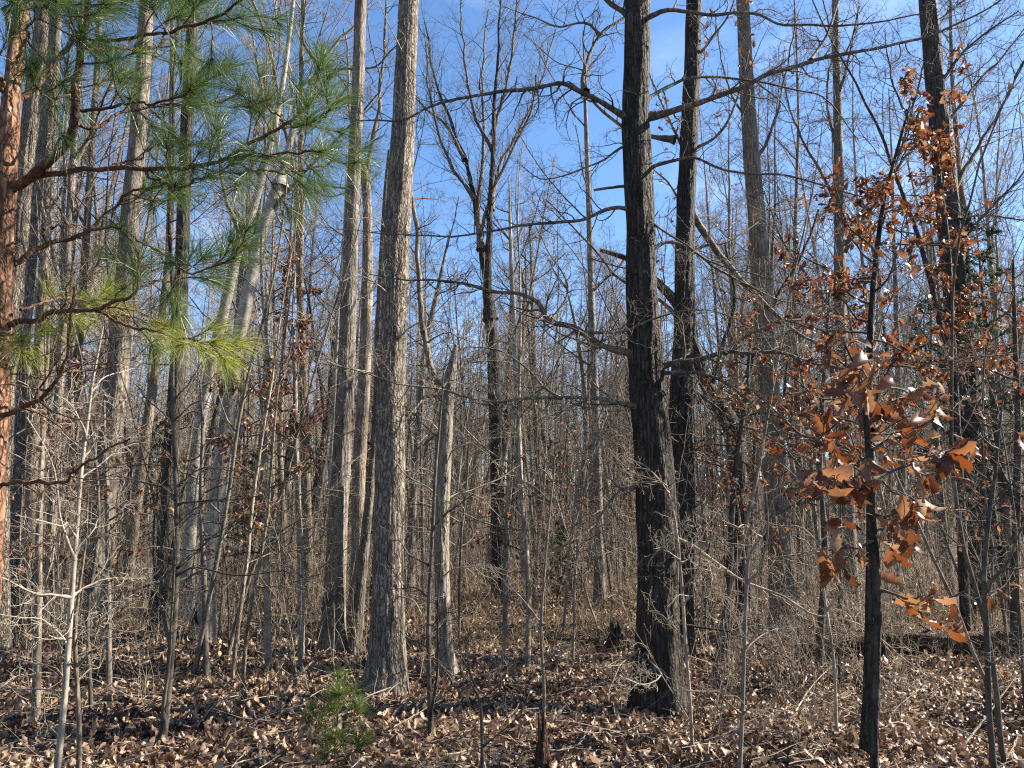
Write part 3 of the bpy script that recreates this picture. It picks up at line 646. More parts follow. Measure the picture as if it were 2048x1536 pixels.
limb(t, b, [(1470, 880), (1480, 820), (1500, 740), (1530, 640), (1600, 520), (1640, 420)], 20, 5, Y, 0.8, mat=M['dark_bark'], twigs=14, twig_len=(0.5, 1.3))
limb(t, b, [(1420, 785), (1440, 700), (1470, 600), (1450, 480)], 12, 4, Y, -0.8, mat=M['dark_bark'], twigs=12, twig_len=(0.5, 1.3))

# thin pole trees seen across the middle
for k, (pts, mat, lab) in enumerate((
    ([(1052, 1195, 16), (1044, 1050, 13), (1038, 900, 12), (1030, 700, 11), (1022, 500, 9), (1018, 350, 2)], 'white_bark', 'thin pale pole of a tree just beyond the forked dark trunk'),
    ([(1200, 1212, 22), (1196, 1000, 18), (1190, 800, 16), (1183, 600, 14), (1178, 420, 12), (1172, 250, 9), (1166, 60, 2)], 'grey_bark', 'straight grey pole of a tree before open sky beside the dark pair of oaks'),
    ([(1142, 1190, 14), (1160, 1000, 12), (1172, 850, 11), (1160, 700, 9), (1130, 560, 2)], 'grey_bark', 'bent grey pole of a tree beyond the clearing'),
    ([(1090, 1190, 12), (1082, 1000, 11), (1070, 820, 10), (1066, 640, 9), (1060, 450, 2)], 'tan_bark', 'thin tan pole of a tree beyond the clearing'),
    ([(560, 1212, 14), (566, 1050, 12), (560, 880, 11), (568, 700, 10), (580, 520, 8), (585, 380, 2)], 'tan_bark', 'thin tan pole among maroon leaves'),
    ([(668, 1215, 9), (660, 1000, 9), (668, 820, 9), (676, 640, 8), (688, 480, 7), (694, 300, 2)], 'white_bark', 'very thin white pole close behind the tall grey trunk'),
    ([(820, 1205, 18), (826, 1000, 15), (838, 850, 14), (850, 700, 12), (880, 560, 9), (900, 460, 2)], 'grey_bark', 'grey pole leaning out from behind the pale furrowed trunk'))):
    t, b, Y, P, Rr = hero_trunk('pole_tree', lab, pts, M[mat], Y=[19, 16, 21, 24, 17, 15, 19][k], k=16, furrow=0.04, top=0, group='thin pole trees beyond the clearing')
    q = len(P)
    for _ in range(9):
        i = int(rng.uniform(0.35, 0.97) * q); p = P[i]; a = rng.uniform(0, 6.28); s = rng.uniform(0.8, 2.0)
        e = p + np.array([math.cos(a) * s, math.sin(a) * s * 0.7, s * rng.uniform(0.5, 1.3)])
        m = (p + e) / 2 + np.array([0, 0, -0.1 * s])
        pp = [to_pix(p), to_pix(m), to_pix(e)]
        limb(t, b, pp, max(3, 900 * Rr[i] / Y), 2, p[1], e[1] - p[1], mat=M['limb_bark'], twigs=9, twig_len=(0.4, 1.1), fine=2, ang=(20, 55), up=0.06)

# ------------------------------------------------------------------ the pine in front
PY = 3.0
pine = thing('pine_tree', 'young pine with orange scaly trunk and long drooping green needles', 'pine tree', (pix(-60, 1200, PY)[0], PY, float(ground_z(-2, PY))))
pb = np.array(pine.location)
W = np.array([np.append(pix(x, y, PY), px_size(PY, w) / 2) for x, y, w in ((-60, 1700, 56), (-40, 1300, 52), (-18, 1000, 49), (-8, 800, 48), (0, 600, 46), (10, 400, 43), (18, 260, 38), (28, 140, 33), (44, 0, 30), (56, -120, 26), (70, -400, 20), (80, -800, 8))])
W[0, 2] = pb[2] - 0.05
S = spline(W, 140)
g = Geo(); ridged(S[:, :3] - pb, S[:, 3], 36, g, 0.09, 0.2, 77)
new_obj('trunk', g.mesh('trunk', [M['pine_bark']]), pine)

def needles(geo, P, t0, dens, length, spread=(12, 50), droop=0.4, width=0.0015):
    """long needles standing round a shoot P (n,3)"""
    L_ = np.linalg.norm(np.diff(P, axis=0), axis=1).sum()
    n = int(dens * L_ * (1 - t0)) + 50
    t = np.concatenate([t0 + (1 - t0) * rng.random(n - 45) ** 0.8, np.full(45, 0.985)])
    s = t * (len(P) - 1); i = np.clip(s.astype(int), 0, len(P) - 2); f = (s - i)[:, None]
    base = P[i] * (1 - f) + P[i + 1] * f
    T = nrm(P[i + 1] - P[i])
    v = rng.normal(0, 1, (n, 3)); v = nrm(v - (v * T).sum(1, keepdims=True) * T)
    a = np.radians(rng.uniform(spread[0], spread[1], n))[:, None]
    d = nrm(np.cos(a) * T + np.sin(a) * v)
    Ln = (length * rng.uniform(0.7, 1.1, n))[:, None]
    dr = np.array([0, 0, -1.0])
    p1 = base + d * Ln * 0.5 + dr * Ln * 0.06 * droop
    d2 = nrm(d + dr * droop * rng.uniform(0.5, 1.3, (n, 1)))
    p2 = p1 + d2 * Ln * 0.5
    side = nrm(np.cross(d, rng.normal(0, 1, (n, 3)))) * width / 2
    V = np.stack([base - side, base + side, p1 - side, p1 + side, p2], 1)
    o = np.arange(n)[:, None] * 5
    Tt = np.concatenate([o + [0, 1, 3], o + [0, 3, 2], o + [2, 3, 4]])
    geo.add(V.reshape(-1, 3), None, Tt)

def pine_branch(pts, w0, w1, dy, shoots, mat=None, needle='needle', nlen=0.185, shoot_len=(0.10, 0.26), t0=0.3, side=True, y0=PY, dens=520, dead=False, twigs=0, ends=True, spread_z=0.35):
    m = len(pts)
    cl = np.cumsum([0] + [math.hypot(pts[i + 1][0] - pts[i][0], pts[i + 1][1] - pts[i][1]) for i in range(m - 1)]); cl = cl / cl[-1]
    Wb = np.array([pix(p[0], p[1], y0 + dy * c) for p, c in zip(pts, cl)])
    Pb = spline(Wb, 36)
    e = rng.normal(0, 0.006, Pb.shape); e[0] = 0
    Pb = Pb + (e + np.roll(e, 1, 0) + np.roll(e, -1, 0)) / 2 - pb
    Rb = px_size(y0, 1) * (w0 + (w1 - w0) * np.linspace(0, 1, 36) ** 0.8) / 2
    Rb[0] *= 1.25
    g = Geo(); g.tubes(Pb[None], Rb[None], 8)
    ng = Geo()
    if shoots:
        C, Cr = spawn(Pb[None], Rb[None], shoots, t0, 1.0, (30, 75), shoot_len, 8, 0.10, 0.05, 0.6, 0.0022, 0.3, False, rmax=0.005)
        g.tubes(C, Cr, 5)
        for c in C: needles(ng, c, 0.35, dens, nlen)
    if twigs:
        A, Ar = spawn(Pb[None], Rb[None], twigs, 0.15, 1.0, (35, 75), (0.1, 0.4), 6, 0.2, 0.02, 0.55, 0.0015, 0.3, False, rmax=0.006)
        g.tubes(A, Ar, 4)
        D, Dr = spawn(A, Ar, 3, 0.3, 1.0, (35, 75), (0.3, 0.6), 4, 0.2, 0.02, 0.6, 0.001)
        g.tubes(D, Dr, 3)
    if ends and not dead: needles(ng, Pb, 0.78, dens, nlen)
    o = new_obj('branch', g.mesh('branch', [mat or M['pine_limb']]), pine)
    if ng.n: new_obj('needles', ng.mesh('needles', [M[needle]], smooth=False), o)
    return Pb

pine_branch([(18, 378), (50, 358), (82, 335), (120, 302), (145, 265), (150, 205), (158, 140), (165, 88), (178, 20), (190, -40)], 23, 12, -0.25, 9, t0=0.5, ends=False)
pine_branch([(160, 90), (220, 82), (280, 72), (340, 62), (400, 46), (450, 20), (490, -20)], 9, 5, -0.3, 12, t0=0.3)
pine_branch([(160, 92), (210, 98), (270, 98), (320, 86), (370, 60), (430, 40)], 8, 4, 0.35, 9, t0=0.35)
pine_branch([(150, 175), (100, 200), (60, 150)], 6, 3, -0.4, 4)
pine_branch([(20, 212), (60, 178), (100, 140), (125, 105), (150, 72), (195, 30), (235, -10)], 15, 8, 0.3, 6, t0=0.55)
pine_branch([(150, 215), (180, 222), (220, 212), (270, 205), (310, 208), (350, 196), (385, 184)], 8, 4, -0.15, 9)
pine_branch([(152, 248), (190, 252), (240, 225), (300, 212), (380, 210), (440, 205), (480, 185)], 8, 4, 0.35, 10)
pine_branch([(70, 355), (110, 348), (170, 342), (250, 338), (320, 336), (380, 336), (440, 322), (490, 298), (540, 268), (588, 242), (630, 200), (660, 150)], 13, 5, -0.1, 16, t0=0.35)
pine_branch([(440, 322), (480, 310), (530, 312), (580, 310), (640, 300)], 7, 4, -0.3, 7)
pine_branch([(455, 322), (510, 340), (580, 345), (640, 335), (670, 318)], 6, 4, 0.2, 6)
pine_branch([(575, 248), (600, 250), (640, 238), (660, 225)], 6, 4, -0.2, 4)
pine_branch([(570, 250), (550, 225), (525, 200)], 5, 3, 0.3, 2)
pine_branch([(280, 336), (330, 370), (370, 372), (420, 352)], 6, 4, -0.3, 5)
pine_branch([(180, 342), (240, 330), (300, 300), (340, 275)], 6, 3, 0.3, 5)
pine_branch([(15, 532), (60, 508), (100, 492), (170, 464), (210, 432), (250, 395), (290, 380), (340, 350)], 13, 5, 0.2, 6, t0=0.6, twigs=6)
pine_branch([(175, 462), (230, 458), (280, 478), (330, 510), (380, 545), (430, 536), (470, 515)], 7, 3, -0.3, 7, t0=0.6, twigs=5)
pine_branch([(90, 455), (150, 452), (200, 465)], 5, 2, 0.4, 0, twigs=8, dead=True)
pine_branch([(20, 650), (60, 640), (110, 626), (170, 622), (205, 615), (245, 598), (268, 582), (274, 550), (276, 515)], 13, 5, -0.1, 6, t0=0.6, needle='needle', twigs=4)
pine_branch([(190, 620), (230, 640), (280, 655), (330, 670), (390, 680), (430, 684)], 7, 4, -0.15, 6, t0=0.6, needle='needle_backlit', spread_z=0.2)
pine_branch([(270, 575), (320, 565), (370, 555), (420, 560)], 6, 3, 0.3, 5, needle='needle')
pine_branch([(40, 622), (90, 602), (140, 595), (190, 608)], 6, 3, 0.5, 5, needle='needle_backlit', t0=0.2)
pine_branch([(195, 620), (240, 632), (280, 640), (310, 650)], 5, 3, 0.4, 4, needle='needle_backlit', t0=0.2)
pine_branch([(0, 670), (20, 668), (45, 680)], 6, 3, -0.5, 3, needle='needle_backlit', t0=0.1)
pine_branch([(10, 200), (-2, 160), (-20, 110)], 12, 8, -0.2, 2)
pine_branch([(30, 130), (60, 60), (90, 20), (110, 0)], 7, 4, -0.6, 6, t0=0.2)
pine_branch([(20, 60), (10, 30), (30, 0), (60, -20)], 7, 4, -0.6, 6, t0=0.2)
pine_branch([(45, 20), (120, -10), (200, -25), (300, -30), (380, -10)], 9, 4, 0.3, 10, t0=0.3)
pine_branch([(45, 10), (140, -40), (260, -60), (380, -60), (470, -30)], 9, 4, -0.3, 11, t0=0.4)
pine_branch([(40, 60), (70, 100), (100, 150), (110, 210)], 6, 3, 0.4, 5, t0=0.3)
pine_branch([(-5, 835), (55, 812), (105, 775), (128, 725), (140, 640), (150, 575)], 12, 4, -0.3, 0, dead=True, twigs=12)
pine_branch([(122, 740), (180, 742), (240, 725), (300, 705)], 6, 2, 0.3, 0, dead=True, twigs=9)
pine_branch([(-8, 972), (60, 966), (120, 966), (155, 938), (200, 912), (260, 872)], 9, 3, -0.3, 0, dead=True, twigs=10)
pine_branch([(-5, 735), (40, 745), (90, 760)], 6, 2, -0.4, 0, dead=True, twigs=6)
pine_branch([(-10, 1120), (60, 1095), (130, 1090)], 5, 2, 0.3, 0, dead=True, twigs=6)

# ------------------------------------------------------------------ leafy young oaks
def leafy_tree(name, label, pts, Y, mat, leaf, n_obj, n_more, t0, t1, per, length, size, ang=(45, 85), up=0.03, wander=0.2, top=0, phrase=None, k=14, per2=6, tm=LOBED, droop=0.8, cat='tree', group=None):
    t, b, Y, P, Rr = hero_trunk(name, label, pts, mat, Y=Y, k=k, furrow=0.05, top=top, crown=False, phrase=phrase, flare=0.25, cat=cat, group=group)
    A, Ar = spawn((P - b)[None], Rr[None], per, t0, t1, ang, length, 10, wander, up, 0.5, 0.003, 0.55, False)
    C, Cr = spawn(A, Ar, per2, 0.2, 1.0, (30, 70), (0.25, 0.5), 6, wander, up, 0.6, 0.0018)
    D, Dr = spawn(C, Cr, 4, 0.2, 1.0, (30, 70), (0.3, 0.6), 4, wander, 0, 0.6, 0.0013)
    for i in range(per):
        g = Geo(); g.tubes(A[i:i + 1], Ar[i:i + 1], 6); g.tubes(C[i * per2:(i + 1) * per2], Cr[i * per2:(i + 1) * per2], 4)
        s = slice(i * per2 * 4, (i + 1) * per2 * 4); g.tubes(D[s], Dr[s], 3)
        new_obj('branch', g.mesh('branch', [M['dark_sapling_bark']]), t)
    if n_obj + n_more:
        pos, rot, sz = hang_on(np.concatenate([C[:, 1:5], D]), n_obj + n_more, size, 0.2, droop) if False else hang_on(np.concatenate([C[:, ::2, :][:, :4], D[:, :4]]), n_obj + n_more, size, 0.0, droop)
        o = np.argsort(-sz)
        leaf_objects(LEAFM[leaf], t, pos[o[:n_obj]], rot[o[:n_obj]], sz[o[:n_obj]])
        if n_more:
            g = Geo(); r = o[n_obj:]; scatter_leaves(g, [tm[i] for i in range(6)] , pos[r], rot[r], sz[r])
            f = new_obj('foliage', g.mesh('foliage', [M[leaf]]), t); f['kind'] = 'stuff'
    return t, b, Y, P, Rr

leafy_tree('oak_tree', 'young dark stemmed oak hung with red brown leaves, behind the nearest rust leaved sapling', [(1734, 1470, 22), (1738, 1350, 20), (1741, 1200, 19), (1742, 1000, 17), (1738, 800, 15), (1745, 600, 12), (1765, 420, 9), (1800, 280, 6), (1820, 210, 3)], 5.5, M['oak_bark'], 'rust_leaf', 300, 1500, 0.36, 0.99, 34, (0.6, 1.35), (0.05, 0.088), (55, 95), 0.04, phrase='the red leaved oak', k=20)
leafy_tree('oak_tree', 'slender oak thick with red leaves before the stout shaded trunk', [(1935, 1300, 20), (1925, 1100, 18), (1915, 900, 17), (1905, 700, 15), (1895, 500, 12), (1880, 360, 8), (1870, 260, 4)], 10.5, M['dark_bark'], 'rust_leaf', 260, 700, 0.40, 0.99, 24, (0.5, 1.2), (0.07, 0.12), (45, 80), 0.05)
leafy_tree('oak_tree', 'small oak with pinkish tan leaves in flat layers, beside the straight grey brown trunk', [(1452, 1290, 14), (1460, 1100, 12), (1470, 950, 11), (1490, 800, 9), (1500, 690, 6), (1505, 620, 4)], 9.6, M['dark_sapling_bark'], 'tan_leaf', 280, 520, 0.40, 0.98, 20, (0.8, 1.5), (0.06, 0.10), (75, 100), 0.0)
leafy_tree('oak_tree', 'small oak with copper leaves spreading under the red leaved one', [(1640, 1290, 14), (1650, 1100, 12), (1640, 950, 11), (1645, 800, 9), (1655, 650, 6), (1660, 560, 4)], 9.2, M['dark_sapling_bark'], 'rust_leaf', 260, 620, 0.35, 0.98, 22, (0.7, 1.4), (0.06, 0.10), (65, 95), 0.0)
leafy_tree('oak_tree', 'small copper leaved oak at the edge of the wood beyond the stout shaded trunk', [(2030, 1285, 16), (2032, 1050, 14), (2036, 850, 12), (2030, 680, 9), (2026, 520, 5)], 9.0, M['dark_sapling_bark'], 'rust_leaf', 220, 450, 0.35, 0.98, 20, (0.6, 1.4), (0.06, 0.11), (60, 95), 0.02)
leafy_tree('oak_tree', 'thin oak with sparse maroon leaves near the tall grey trunk', [(602, 1292, 13), (600, 1100, 12), (592, 900, 11), (590, 760, 9), (586, 640, 6), (590, 545, 4)], 9.2, M['sapling_bark'], 'maroon_leaf', 280, 330, 0.45, 0.99, 20, (0.4, 0.85), (0.06, 0.10), (50, 85), 0.04)
leafy_tree('oak_tree', 'thin oak carrying brown leaves in layers beside the leaning white trunk', [(536, 1310, 12), (534, 1150, 11), (530, 1000, 10), (525, 880, 8), (520, 760, 5), (515, 700, 4)], 8.4, M['sapling_bark'], 'tan_leaf', 240, 200, 0.35, 0.98, 18, (0.5, 1.1), (0.06, 0.10), (65, 95), 0.0)
leafy_tree('oak_tree', 'thin oak with a few curled brown leaves behind the dark sapling', [(412, 1330, 11), (408, 1150, 10), (402, 1000, 9), (405, 860, 7), (400, 760, 4)], 8.0, M['sapling_bark'], 'tan_leaf', 150, 0, 0.35, 0.98, 16, (0.5, 1.1), (0.06, 0.10), (65, 95), 0.0)
leafy_tree('oak_tree', 'thin oak with curled brown leaves before the broad pale trunk', [(218, 1345, 10), (216, 1150, 9), (214, 1000, 8), (210, 880, 6), (208, 800, 4)], 7.6, M['sapling_bark'], 'rust_leaf', 90, 0, 0.3, 0.98, 14, (0.4, 0.9), (0.06, 0.11), (60, 95), 0.0)
leafy_tree('oak_tree', 'low oak sapling with copper leaves beyond the clearing', [(1010, 1250, 9), (1012, 1100, 8), (1015, 980, 6), (1018, 900, 4)], 11.5, M['sapling_bark'], 'rust_leaf', 90, 0, 0.3, 0.98, 14, (0.5, 1.1), (0.07, 0.11), (60, 95), 0.0)

# the nearest oak sapling: big lobed leaves close to the camera
NY = 2.7
t, b, Y, P, Rr = hero_trunk('oak_sapling_tree', 'nearest oak sapling, slim dark stem and large curled rust brown leaves', [(1752, 1700, 17), (1748, 1536, 16), (1752, 1350, 15), (1755, 1200, 14), (1747, 1050, 13), (1738, 920, 12), (1732, 830, 11), (1722, 760, 7), (1690, 690, 4)], M['dark_bark'], Y=NY, k=16, furrow=0.03, top=0, flare=0.0, phrase='the nearest oak sapling', cat='sapling')
sap = []
for pts in ([(1735, 850), (1700, 830), (1660, 840), (1640, 880)], [(1735, 870), (1780, 850), (1840, 840), (1880, 800)], [(1742, 960), (1800, 930), (1870, 900), (1930, 880), (1985, 870)], [(1745, 1010), (1700, 980), (1660, 960)], [(1748, 1060), (1790, 1070), (1830, 1060)], [(1750, 1080), (1700, 1100), (1650, 1110)], [(1722, 770), (1740, 740), (1760, 730)], [(1755, 1180), (1820, 1190), (1880, 1195), (1920, 1185)], [(1738, 920), (1770, 980), (1830, 990), (1890, 960)], [(1730, 820), (1700, 770), (1680, 700)], [(1740, 940), (1690, 930), (1640, 960)], [(1742, 900), (1800, 880), (1850, 900)], [(1750, 1030), (1800, 1030), (1850, 1010)], [(1745, 860), (1790, 800), (1820, 790)]):
    o, Pl, Rl = limb(t, b, pts, 6, 2, NY, rng.uniform(-0.35, 0.35), mat=M['dark_sapling_bark'], twigs=7, twig_len=(0.06, 0.20), sub=0, n=14)
    n = 15
    pos, rot, sz = hang_on(limb.twigs[0], n, (0.07, 0.12), 0.3, 0.9)
    leaf_objects(LEAFM['rust_leaf'] if rng.random() < 0.75 else LEAFM['tan_leaf'], o, pos, rot, sz)
#==PART3==
# ------------------------------------------------------------------ saplings drawn one by one
def sapling(label, pts, mat, sides, Y=None, phrase=None, twigs=7, seed=0, low=0, twl=(0.12, 0.4)):
    pts = [(p[0], p[1], p[2] * 0.8) for p in pts]
    t, b, Y, P, Rr = hero_trunk('young_tree', label, pts, M[mat], Y=Y, k=14, furrow=0.03, top=0, flare=0.15, phrase=phrase, cat='sapling', n=80, group='slim bare saplings')
    for s in sides:
        w = s[0]
        limb(t, b, s[1:], w, 1.6, Y, rng.uniform(-0.5, 0.5), mat=M[mat], twigs=twigs, twig_len=twl, fine=2, sub=4)
    for _ in range(low):
        i = rng.integers(15, len(P) - 2); p = to_pix(P[i]); s = rng.choice([-1, 1]); ln = rng.uniform(40, 130); d = rng.uniform(-0.6, 0.6)
        limb(t, b, [p, (p[0] + s * ln * 0.4, p[1] - ln * 0.35), (p[0] + s * ln, p[1] - ln * rng.uniform(0.2, 0.9))], 3.5, 1.4, Y, d, mat=M[mat], twigs=5, twig_len=twl, fine=2, sub=3)
    return t
sapling('pale smooth barked sapling leaning slightly, low limbs reaching both ways, nearest of the bare ones',
        [(112, 1560, 15), (126, 1430, 14), (134, 1330, 13), (142, 1210, 12), (150, 1110, 10), (162, 950, 9), (174, 850, 8), (186, 760, 6), (205, 660, 4), (215, 600, 3)], 'beige_bark',
        [[6, (143, 1195), (110, 1180), (60, 1175), (0, 1156), (-50, 1140)], [5, (143, 1193), (170, 1170), (210, 1160), (285, 1166)], [5, (150, 1120), (130, 1050), (115, 980), (90, 900), (60, 840)], [4, (152, 1100), (180, 1060), (200, 1020), (260, 1000)],
         [4, (160, 960), (200, 930), (260, 900)], [4, (170, 870), (140, 820), (90, 780)], [4, (135, 1290), (90, 1240), (30, 1235), (-20, 1225)], [4, (131, 1385), (80, 1380), (20, 1375), (-20, 1360)]], 4.7, 'the pale sapling', low=8)
sapling('dark smooth sapling with two stems from one foot and an arching pale side limb',
        [(322, 1490, 22), (332, 1420, 18), (340, 1330, 17), (350, 1200, 16), (353, 1070, 15), (354, 1000, 13), (350, 900, 11), (346, 800, 9), (347, 720, 5), (352, 650, 3)], 'dark_sapling_bark',
        [[7, (354, 1000), (325, 970), (285, 960), (235, 956), (180, 958)], [5, (354, 1070), (385, 1020), (396, 960), (420, 900), (450, 850)], [5, (352, 1150), (380, 1136), (420, 1142), (460, 1150), (560, 1150)], [5, (349, 1185), (320, 1168), (270, 1178), (210, 1192)],
         [9, (330, 1440), (332, 1360), (336, 1250), (342, 1130), (348, 1040)], [4, (350, 880), (330, 840), (290, 790), (260, 770)], [4, (348, 800), (380, 750), (420, 700)], [4, (352, 1010), (420, 1000), (520, 995)]], None, 'the dark sapling', low=8)
sapling('thin twin stemmed sapling between the pale furrowed trunk and the knobby broken one',
        [(862, 1475, 13), (858, 1350, 11), (857, 1230, 10), (864, 1080, 9), (872, 930, 8), (882, 820, 5), (888, 740, 3)], 'dark_sapling_bark',
        [[6, (861, 1440), (868, 1340), (872, 1220), (878, 1100), (870, 1000)], [4, (858, 1130), (820, 1105), (790, 1085), (760, 1075)], [4, (860, 1195), (830, 1180), (780, 1175)], [4, (866, 1060), (900, 1020), (950, 1000)]], None, None, low=5)
sapling('thin upright sapling propping a fallen oak limb beside the thick dark oak',
        [(1478, 1560, 11), (1484, 1440, 10), (1488, 1310, 9), (1493, 1170, 9), (1500, 1110, 7), (1530, 1060, 4), (1545, 1000, 3)], 'sapling_bark',
        [[5, (1494, 1165), (1512, 1140), (1530, 1060), (1535, 980), (1530, 900)], [4, (1488, 1300), (1520, 1270), (1570, 1250)]], 4.9, None, low=4)
sapling('tall slim forked sapling nearest to the stout shaded trunk',
        [(1990, 1560, 14), (1978, 1420, 13), (1974, 1280, 13), (1968, 1160, 12), (1975, 1060, 10), (1990, 950, 8), (2000, 850, 5), (2010, 760, 3)], 'dark_sapling_bark',
        [[8, (1972, 1180), (1995, 1140), (2030, 1090), (2060, 1040)], [5, (1974, 1200), (1945, 1130), (1930, 1040), (1925, 960)], [5, (1980, 1010), (2010, 980), (2050, 960)]], 4.7, None, low=7)
sapling('thin grey sapling with arching twigs at the side of the clearing',
        [(1085, 1480, 9), (1088, 1380, 8), (1082, 1260, 7), (1090, 1130, 6), (1100, 1020, 5), (1110, 930, 3)], 'sapling_bark', [[4, (1088, 1250), (1050, 1200), (1000, 1150), (950, 1130)], [4, (1086, 1180), (1120, 1120), (1170, 1090)]], None, None, low=4)
sapling('dark thin sapling with a bent top in front of the clearing',
        [(965, 1560, 9), (963, 1440, 8), (958, 1400, 7), (940, 1345, 5), (920, 1310, 3)], 'dark_sapling_bark', [[4, (961, 1400), (1000, 1360), (1030, 1340)]], 4.7, None, low=2)
sapling('thin sapling standing near the foot of the tall grey trunk',
        [(600, 1345, 8), (606, 1230, 7), (604, 1100, 7), (596, 980, 5), (592, 880, 3)], 'sapling_bark', [[3, (604, 1180), (560, 1140), (520, 1130)], [3, (603, 1120), (640, 1080), (660, 1040)]], None, None, low=5)
sapling('slim brownish sapling just beside the pale sapling, bowed to one side',
        [(158, 1545, 12), (158, 1440, 11), (152, 1330, 10), (150, 1260, 9), (158, 1180, 7), (172, 1080, 5), (176, 980, 3)], 'tan_bark', [[4, (155, 1330), (190, 1290), (240, 1230), (260, 1200)]], 4.8, None, low=4)
sapling('slim sapling with thick dark stem among the stems by the pine',
        [(72, 1452, 20), (74, 1330, 18), (76, 1200, 17), (78, 1060, 15), (84, 900, 13), (92, 760, 10), (100, 640, 6)], 'tan_bark', [[5, (76, 1150), (40, 1110), (0, 1090)], [5, (80, 1000), (120, 950), (170, 930)], [5, (88, 830), (50, 780), (20, 760)]], None, None, low=6)
sapling('thin sapling with upright twigs right before the thick dark oak',
        [(1385, 1500, 9), (1380, 1400, 8), (1372, 1300, 8), (1362, 1150, 7), (1350, 1040, 5), (1330, 960, 3)], 'twig', [[4, (1372, 1290), (1340, 1240), (1300, 1220)], [4, (1365, 1180), (1400, 1130), (1420, 1050)]], None, None, low=6)
sapling('thin sapling close before the red leaved oak leaning on the log',
        [(1672, 1470, 8), (1668, 1330, 7), (1650, 1200, 6), (1640, 1100, 5), (1638, 1000, 3)], 'twig', [[3, (1665, 1310), (1700, 1260), (1740, 1240)]], None, None, low=5)

# ------------------------------------------------------------------ lying wood, stumps
def log(name, label, p0, p1, r0, r1, mat, broken=True, seed=3, lift=0.0, cat='log', bend=0.04, branches=0):
    a, b_ = ground_at(*p0), ground_at(*p1)
    n = 40
    u = np.linspace(0, 1, n)[:, None]
    P = a + (b_ - a) * u
    rr = (r0 + (r1 - r0) * u[:, 0])
    P[:, 2] = ground_z(P[:, 0], P[:, 1]) + rr * 0.75 + lift * np.sin(u[:, 0] * math.pi)
    P[:, 1] += bend * np.sin(u[:, 0] * 7)
    q = np.random.default_rng(seed)
    base = P[n // 2].copy(); base[2] = ground_z(base[0], base[1])
    t = thing(name, label, cat, base)
    g = Geo()
    # closed ends, ragged
    rr2 = rr.copy(); rr2[0] *= 0.05; rr2[1] *= 0.8; rr2[-1] *= 0.05; rr2[-2] *= 0.75
    ridged(P - base, rr2, 26, g, 0.20, 0.0, seed)
    new_obj('trunk', g.mesh('trunk', [mat]), t)
    for i in range(branches):
        k = q.integers(4, n - 4)
        A = grow((P[k] - base)[None], np.array([[q.normal(), q.normal(), 0.8]]), np.array([q.uniform(0.2, 0.6)]), 8, 0.2, 0.0)
        gg = Geo(); gg.tubes(A, np.linspace(min(0.02, rr[k] * 0.5), 0.002, 9)[None], 6)
        new_obj('branch', gg.mesh('branch', [mat]), t)
    return t
log('fallen_log', 'long rotten reddish brown log lying beyond the nearest oak sapling', (1590, 1318), (2150, 1312), 0.12, 0.19, M['rotten_wood'], seed=4, branches=3)
log('fallen_log', 'thin dark fallen log lying in leaves beyond the dark sapling', (275, 1232), (500, 1228), 0.07, 0.05, M['oak_bark'], seed=6, branches=4, bend=0.1)
log('fallen_log', 'thin dark log half sunk in dry grass at the clearing edge', (1055, 1290), (1225, 1288), 0.06, 0.04, M['oak_bark'], seed=8, branches=2, bend=0.08)
log('fallen_log', 'weathered pale branch lying on leaves past the knobby broken trunk', (915, 1312), (1070, 1330), 0.025, 0.015, M['dead_twig'], seed=9, branches=3, bend=0.05)
log('fallen_log', 'short dark log behind the tall grey trunk foot', (480, 1252), (650, 1256), 0.05, 0.06, M['oak_bark'], seed=12, branches=2)

def stick(label, p0, p1, hgt, r, mat='dead_twig', twigs=6):
    a = ground_at(*p0); b_ = ground_at(*p1); b_[2] += hgt
    P = spline(np.array([a, (a + b_) / 2 + rng.normal(0, 0.04, 3) + [0, 0, 0.02], b_]), 24)
    t = thing('fallen_stick', label, 'stick', a, 'dead sticks lying on the leaves')
    P = P - a; rr = np.linspace(r, r * 0.4, 24)
    g = Geo(); g.tubes(P[None], rr[None], 7)
    A, Ar = spawn(P[None], rr[None], twigs, 0.2, 1, (30, 70), (0.12, 0.4), 6, 0.2, 0.0, 0.5, 0.0015, 0.3, False)
    g.tubes(A, Ar, 4); B_, Br = spawn(A, Ar, 3, 0.3, 1, (30, 70), (0.3, 0.6), 4, 0.2, 0, 0.6, 0.001); g.tubes(B_, Br, 3)
    new_obj('stem', g.mesh('stem', [M[mat]]), t)
stick('pale forked stick standing out of leaves by the pine seedling', (710, 1440), (790, 1400), 0.12, 0.009)
stick('grey fallen stick leaning on the foot of the tall grey trunk', (555, 1405), (660, 1315), 0.12, 0.016, 'limb_bark')
stick('pale stick lying before the pale furrowed trunk', (730, 1400), (880, 1420), 0.10, 0.008)
stick('grey stick lying toward the dark sapling', (380, 1470), (470, 1430), 0.15, 0.007)
stick('thin pale stick slanting from leaves by the red leaved oak', (1580, 1440), (1690, 1350), 0.2, 0.007)
stick('bent grey stick at the edge of the leaves under the tall forked sapling', (1900, 1525), (2040, 1430), 0.3, 0.010, 'limb_bark')
stick('thin stick lying on bright leaves past the thick dark oak', (1560, 1500), (1640, 1520), 0.02, 0.006)
stick('bare stick arching in grass past the knobby broken trunk', (930, 1280), (980, 1290), 0.25, 0.007, 'limb_bark')

